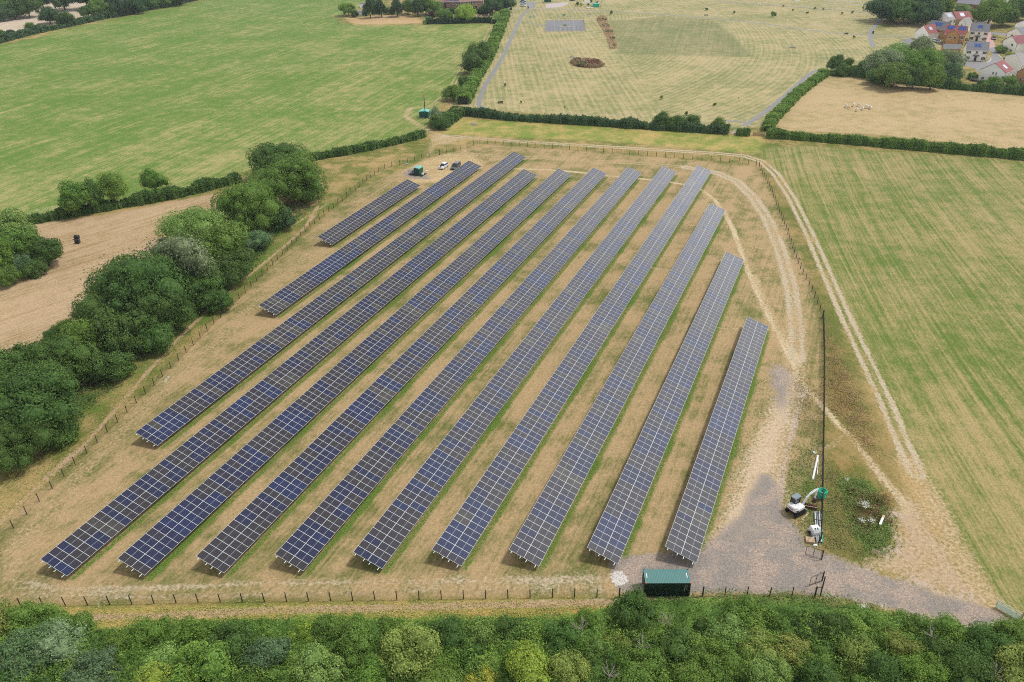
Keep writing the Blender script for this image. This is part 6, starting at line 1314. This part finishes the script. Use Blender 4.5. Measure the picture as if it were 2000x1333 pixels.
# wild flower strips left uncut
def strip(poly, n, h, cols, label):
    P0 = PX(*poly)
    for k, (c, fr_) in enumerate(cols):
        lo, hi = P0.min(0), P0.max(0); q = RS.uniform(lo, hi, (n*3, 2)); q = q[inside(q, P0)]; q = q[(fr_ < -1) | (np.sin(q[:, 0]*.35+k*2.1)*np.cos(q[:, 1]*.3+k) > fr_)]; q = q[:n]
        z = RS.rand(len(q))*h+.05; pt = np.stack([q[:, 0], q[:, 1], z], 1); up = np.zeros_like(pt); up[:, 2] = 1
        o = link('wildflowers', leafcloud('wildflowers', pt, up, np.full(len(pt), .28), np.clip(RS.normal(.5, .25, len(pt)), 0, 1), .6)); o.color = c+(1,); tag(o, label+(' (green patches)' if k else ''), 'wildflower strip', kind='stuff')
strip([(1165, 38), (1172, 32), (1182, 33), (1190, 50), (1200, 70), (1205, 96), (1192, 97), (1185, 75), (1178, 60), (1170, 48)], 4500, 1.1, [((.46, .34, .20), -2), ((.16, .16, .07), .45)], 'brown dried wildflower strip beside the sports pitch')
strip([(1113, 122), (1125, 118), (1150, 118), (1172, 122), (1182, 130), (1165, 134), (1140, 133), (1120, 129)], 5000, 1.4, [((.30, .22, .12), -2), ((.19, .08, .05), .35), ((.09, .15, .05), .6)], 'oval island of rusty and green wild plants in the mown grass')
# allotment
a = at(1122, 18); b = at(1172, 18); root = empty('allotment_fence', a, az_of(a, b)); tag(root, 'rectangular fenced allotment at the top edge of the park', 'allotment fence'); W_ = (b-a).length; D = 34; mb = MB()
for x in (0, W_): mb.tube((x, 0, 1.2), (x, D, 1.2), .04, n=4)
for y in (0, D): mb.tube((0, y, 1.2), (W_, y, 1.2), .04, n=4)
mb.build('rail', MT['galv'], root); mb = MB()
for i in range(9):
    for y in (0, D): mb.tube((W_*i/8, y, 0), (W_*i/8, y, 1.3), .06, n=5)
for i in range(1, 8):
    for x in (0, W_): mb.tube((x, D*i/8, 0), (x, D*i/8, 1.3), .06, n=5)
mb.build('post', MT['postm'], root)
box_thing('polytunnel', 'turquoise netted cage in the allotment', 'netting', at(1159, 15), .02, [('frame', MT['mint'], [(0, 0, 0, 4, 5, 2.2)]), ('netting', MT['teal'], [(-.05, -.05, 2.202, 4.05, 5.05, 2.3)])])
box_thing('raised_bed', 'white covered bed at the front of the allotment', 'bed', at(1146, 17), .02, [('edging', MT['wood'], [(0, 0, 0, 5, 1.6, .4)]), ('cover', MT['white'], [(.1, .1, .402, 4.9, 1.5, .5)])])
box_thing('shed', 'white garden frame at the back of the allotment', 'shed', at(1142, 9), .1, [('wall', MT['wrend'], [(0, 0, 0, 4, 2.4, 1.9)]), ('roof', MT['white'], [(-.1, -.1, 1.902, 4.1, 2.5, 2.0)])])
box_thing('shed', 'dark green storage hut above the pale car park', 'shed', at(1063, 5), .0, [('wall', MT['green'], [(0, 0, 0, 5, 3, 2.6)]), ('roof', MT['slate'], [(-.1, -.1, 2.602, 5.1, 3.1, 2.8)])])
for u, v, r, c in ((1128, 8, 3.2, 'G'), (1135, 9, 2.6, 'LM'), (1149, 9, 2.4, 'G'), (1154, 3, 2.6, 'D'), (1166, 5, 2.4, 'B')): tree(u, v, r, 'small', c, {1128: 'leftmost leafy bush in the allotment', 1135: 'bright bush second in the allotment', 1149: 'green bush beside the white garden frame', 1154: 'dark bush at the back of the allotment', 1166: 'bluish bush at the right end of the allotment'}[u])
# far fence with the tennis court
def far_fence(pts, h, lb, step=4.0, mat='dark'):
    ps = resample([at(u, v) for u, v in pts], step); o = ps[0]; root = empty('far_fence', o); tag(root, lb, 'fence'); mb = MB()
    for q in ps: mb.tube(q-o, q-o+Vector((0, 0, h)), .05, n=5)
    mb.build('post', MT[mat], root); mb = MB()
    for z in (h*.98, h*.5, .15):
        for q, r_ in zip(ps[:-1], ps[1:]): mb.tube(q-o+Vector((0, 0, z)), r_-o+Vector((0, 0, z)), .03, n=4, caps=False)
    mb.build('rail', MT[mat], root)
far_fence([(1403, 4), (1450, 8), (1490, 11), (1540, 14), (1600, 18), (1660, 23), (1715, 28)], 2.2, 'long grey fence between the park and the far sports field', mat='galv')
ribbon('path', smooth_px([(1403, 3), (1450, 7), (1490, 10), (1600, 17.5), (1712, 27.5)]), 1.6, MT['road'], .028, 'grey strip running behind the long far fence')
for v0, w_ in ((3, 1.2), (8.5, 1.2)): ribbon('pitch_marking', [at(1618, v0-1), at(1685, v0+1)], w_, MT['line'], .03, 'white marking on the far sports field')
ribbon('pitch_marking', [at(1553, 1.5), at(1563, 1.8)], 3, MT['line'], .03, 'pale square on the far sports field')
# graves
GN = 0
for i in range(26):
    u = 868+i*2.4+rnd.uniform(-.6, .6) if i < 16 else rnd.uniform(925, 956); v = 39.5+rnd.uniform(-.4, .4) if i < 16 else rnd.uniform(31, 38)
    p = at(u, v); root = empty('headstone', p, rnd.uniform(-.1, .1)); tag(root, 'small pale or dark headstone in the graveyard behind the clipped hedge', 'headstone', 'headstones in the graveyard'); mb = MB(); mb.prism([(-.45, 0), (.45, 0), (.45, 1.1), (.2, 1.35), (-.2, 1.35), (-.45, 1.1)], -.08, .08); mb.build('stone', rnd.choice((MT['white'], MT['stonem'], MT['black'])), root)
for u, v, lb in ((1960, 47.5, 'street lamp left of the tall white house'), (1944, 100, 'street lamp beside the plum-roofed house')):
    p = at(u, v); root = empty('street_lamp', p); tag(root, lb, 'street lamp'); mb = MB(); mb.tube((0, 0, 0), (0, 0, 5.6), .07, .05, 6); mb.build('post', MT['galv'], root); mb = MB(); mb.box(-.1, -.5, 5.6, .1, .1, 5.7); mb.build('lamp_head', MT['galv'], root)
p = at(1902, 158.5); root = empty('trampoline', p); tag(root, 'round trampoline with net beside the nearest white house', 'trampoline'); mb = MB(); mb.tube((0, 0, .7), (0, 0, .8), 1.6, n=18); mb.build('bed', MT['dark'], root); mb = MB()
for i in range(6): mb.tube((1.6*math.cos(i*1.047), 1.6*math.sin(i*1.047), 0), (1.5*math.cos(i*1.047), 1.5*math.sin(i*1.047), 2.4), .04, n=5)
mb.build('pole', MT['galv'], root)
HAZE = 0.00009; EXPO = 0.0; DEN = False

# ------------------------------------------------------------------ light, sky, air
SUN_EL, SUN_AZ = math.radians(60), math.radians(78)   # azimuth clockwise from +y
sd_ = Vector((math.sin(SUN_AZ)*math.cos(SUN_EL), math.cos(SUN_AZ)*math.cos(SUN_EL), math.sin(SUN_EL)))
sl = bpy.data.lights.new('sun', 'SUN'); sl.energy = 3.0; sl.angle = math.radians(8); sl.color = (1.0, .955, .89)
so = bpy.data.objects.new('sun', sl); COL.objects.link(so); so.rotation_euler = sd_.to_track_quat('Z', 'Y').to_euler(); so.location = (0, 0, 300)
w = bpy.data.worlds.new('World'); sc.world = w; w.use_nodes = True; nt = w.node_tree; nt.nodes.clear(); N = nt.nodes; L = nt.links
wo = N.new('ShaderNodeOutputWorld'); bg = N.new('ShaderNodeBackground'); L.new(bg.outputs[0], wo.inputs[0]); bg.inputs['Strength'].default_value = .11
sky = N.new('ShaderNodeTexSky'); sky.sky_type = 'NISHITA'; sky.sun_disc = False; sky.sun_elevation = SUN_EL; sky.sun_rotation = SUN_AZ; sky.dust_density = 2
tc = N.new('ShaderNodeTexCoord'); sx = N.new('ShaderNodeSeparateXYZ'); L.new(tc.outputs['Generated'], sx.inputs[0])
mp = N.new('ShaderNodeMapping'); mp.inputs['Scale'].default_value = (1, 1, 2.6); L.new(tc.outputs['Generated'], mp.inputs[0])
nz = N.new('ShaderNodeTexNoise'); nz.inputs['Scale'].default_value = 2.2; nz.inputs['Detail'].default_value = 6; nz.inputs['Roughness'].default_value = .55; L.new(mp.outputs[0], nz.inputs['Vector'])
rm = N.new('ShaderNodeMapRange'); rm.interpolation_type = 'SMOOTHSTEP'; rm.inputs['From Min'].default_value = .30; rm.inputs['From Max'].default_value = .56; rm.inputs['To Min'].default_value = .78; L.new(nz.outputs['Fac'], rm.inputs['Value'])
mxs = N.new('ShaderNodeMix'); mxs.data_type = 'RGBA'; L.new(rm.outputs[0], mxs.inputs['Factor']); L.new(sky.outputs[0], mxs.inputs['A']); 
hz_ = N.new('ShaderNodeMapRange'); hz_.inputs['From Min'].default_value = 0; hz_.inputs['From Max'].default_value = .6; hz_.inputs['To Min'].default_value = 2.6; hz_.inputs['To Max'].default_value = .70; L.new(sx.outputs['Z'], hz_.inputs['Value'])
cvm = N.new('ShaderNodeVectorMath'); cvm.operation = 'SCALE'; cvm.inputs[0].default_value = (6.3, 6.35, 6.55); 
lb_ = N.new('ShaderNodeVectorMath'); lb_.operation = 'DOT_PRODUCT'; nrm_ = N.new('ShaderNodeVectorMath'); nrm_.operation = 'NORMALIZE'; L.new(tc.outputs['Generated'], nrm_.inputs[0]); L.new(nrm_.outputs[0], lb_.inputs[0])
ca, ce = math.radians(50), math.radians(29); lb_.inputs[1].default_value = (math.sin(ca)*math.cos(ce), math.cos(ca)*math.cos(ce), math.sin(ce))   # unseen bright cloud lobe, added so the far panels reflect grey
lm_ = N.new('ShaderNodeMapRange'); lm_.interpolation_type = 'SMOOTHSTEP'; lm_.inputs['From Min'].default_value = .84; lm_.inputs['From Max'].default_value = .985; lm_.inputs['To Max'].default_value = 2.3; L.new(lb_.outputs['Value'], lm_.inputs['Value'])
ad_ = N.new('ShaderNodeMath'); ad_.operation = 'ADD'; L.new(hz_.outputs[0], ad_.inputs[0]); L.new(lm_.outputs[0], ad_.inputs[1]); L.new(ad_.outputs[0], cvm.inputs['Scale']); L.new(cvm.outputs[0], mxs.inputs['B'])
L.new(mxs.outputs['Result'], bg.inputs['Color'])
if HAZE:
    mb = MB(); mb.box(-1500, -700, -1.5, 1500, 1800, 92); hm, nt, N, L = newmat('haze_air')
    o_ = N.new('ShaderNodeOutputMaterial'); pv = N.new('ShaderNodeVolumePrincipled'); pv.inputs['Density'].default_value = HAZE; pv.inputs['Color'].default_value = (.80, .88, 1, 1); pv.inputs['Anisotropy'].default_value = .2
    L.new(pv.outputs[0], o_.inputs['Volume'])
    h = mb.build('haze', hm); tag(h, 'thin summer haze over the fields', 'haze', kind='stuff')
vs = sc.view_settings; vs.view_transform = 'Standard'; vs.look = 'None'; vs.gamma = 1; vs.exposure = EXPO; vs.use_curve_mapping = False
sc.render.engine = 'CYCLES'; sc.cycles.max_bounces = 6; sc.cycles.diffuse_bounces = 3; sc.cycles.glossy_bounces = 2; sc.cycles.transmission_bounces = 3; sc.cycles.volume_bounces = 0; sc.cycles.volume_step_rate = 10; sc.cycles.use_denoising = DEN; sc.cycles.filter_width = 1.0
sc.cycles.sample_clamp_indirect = 3; sc.cycles.use_adaptive_sampling = True; sc.cycles.adaptive_threshold = .01
sc.render.resolution_x = 1024; sc.render.resolution_y = 682
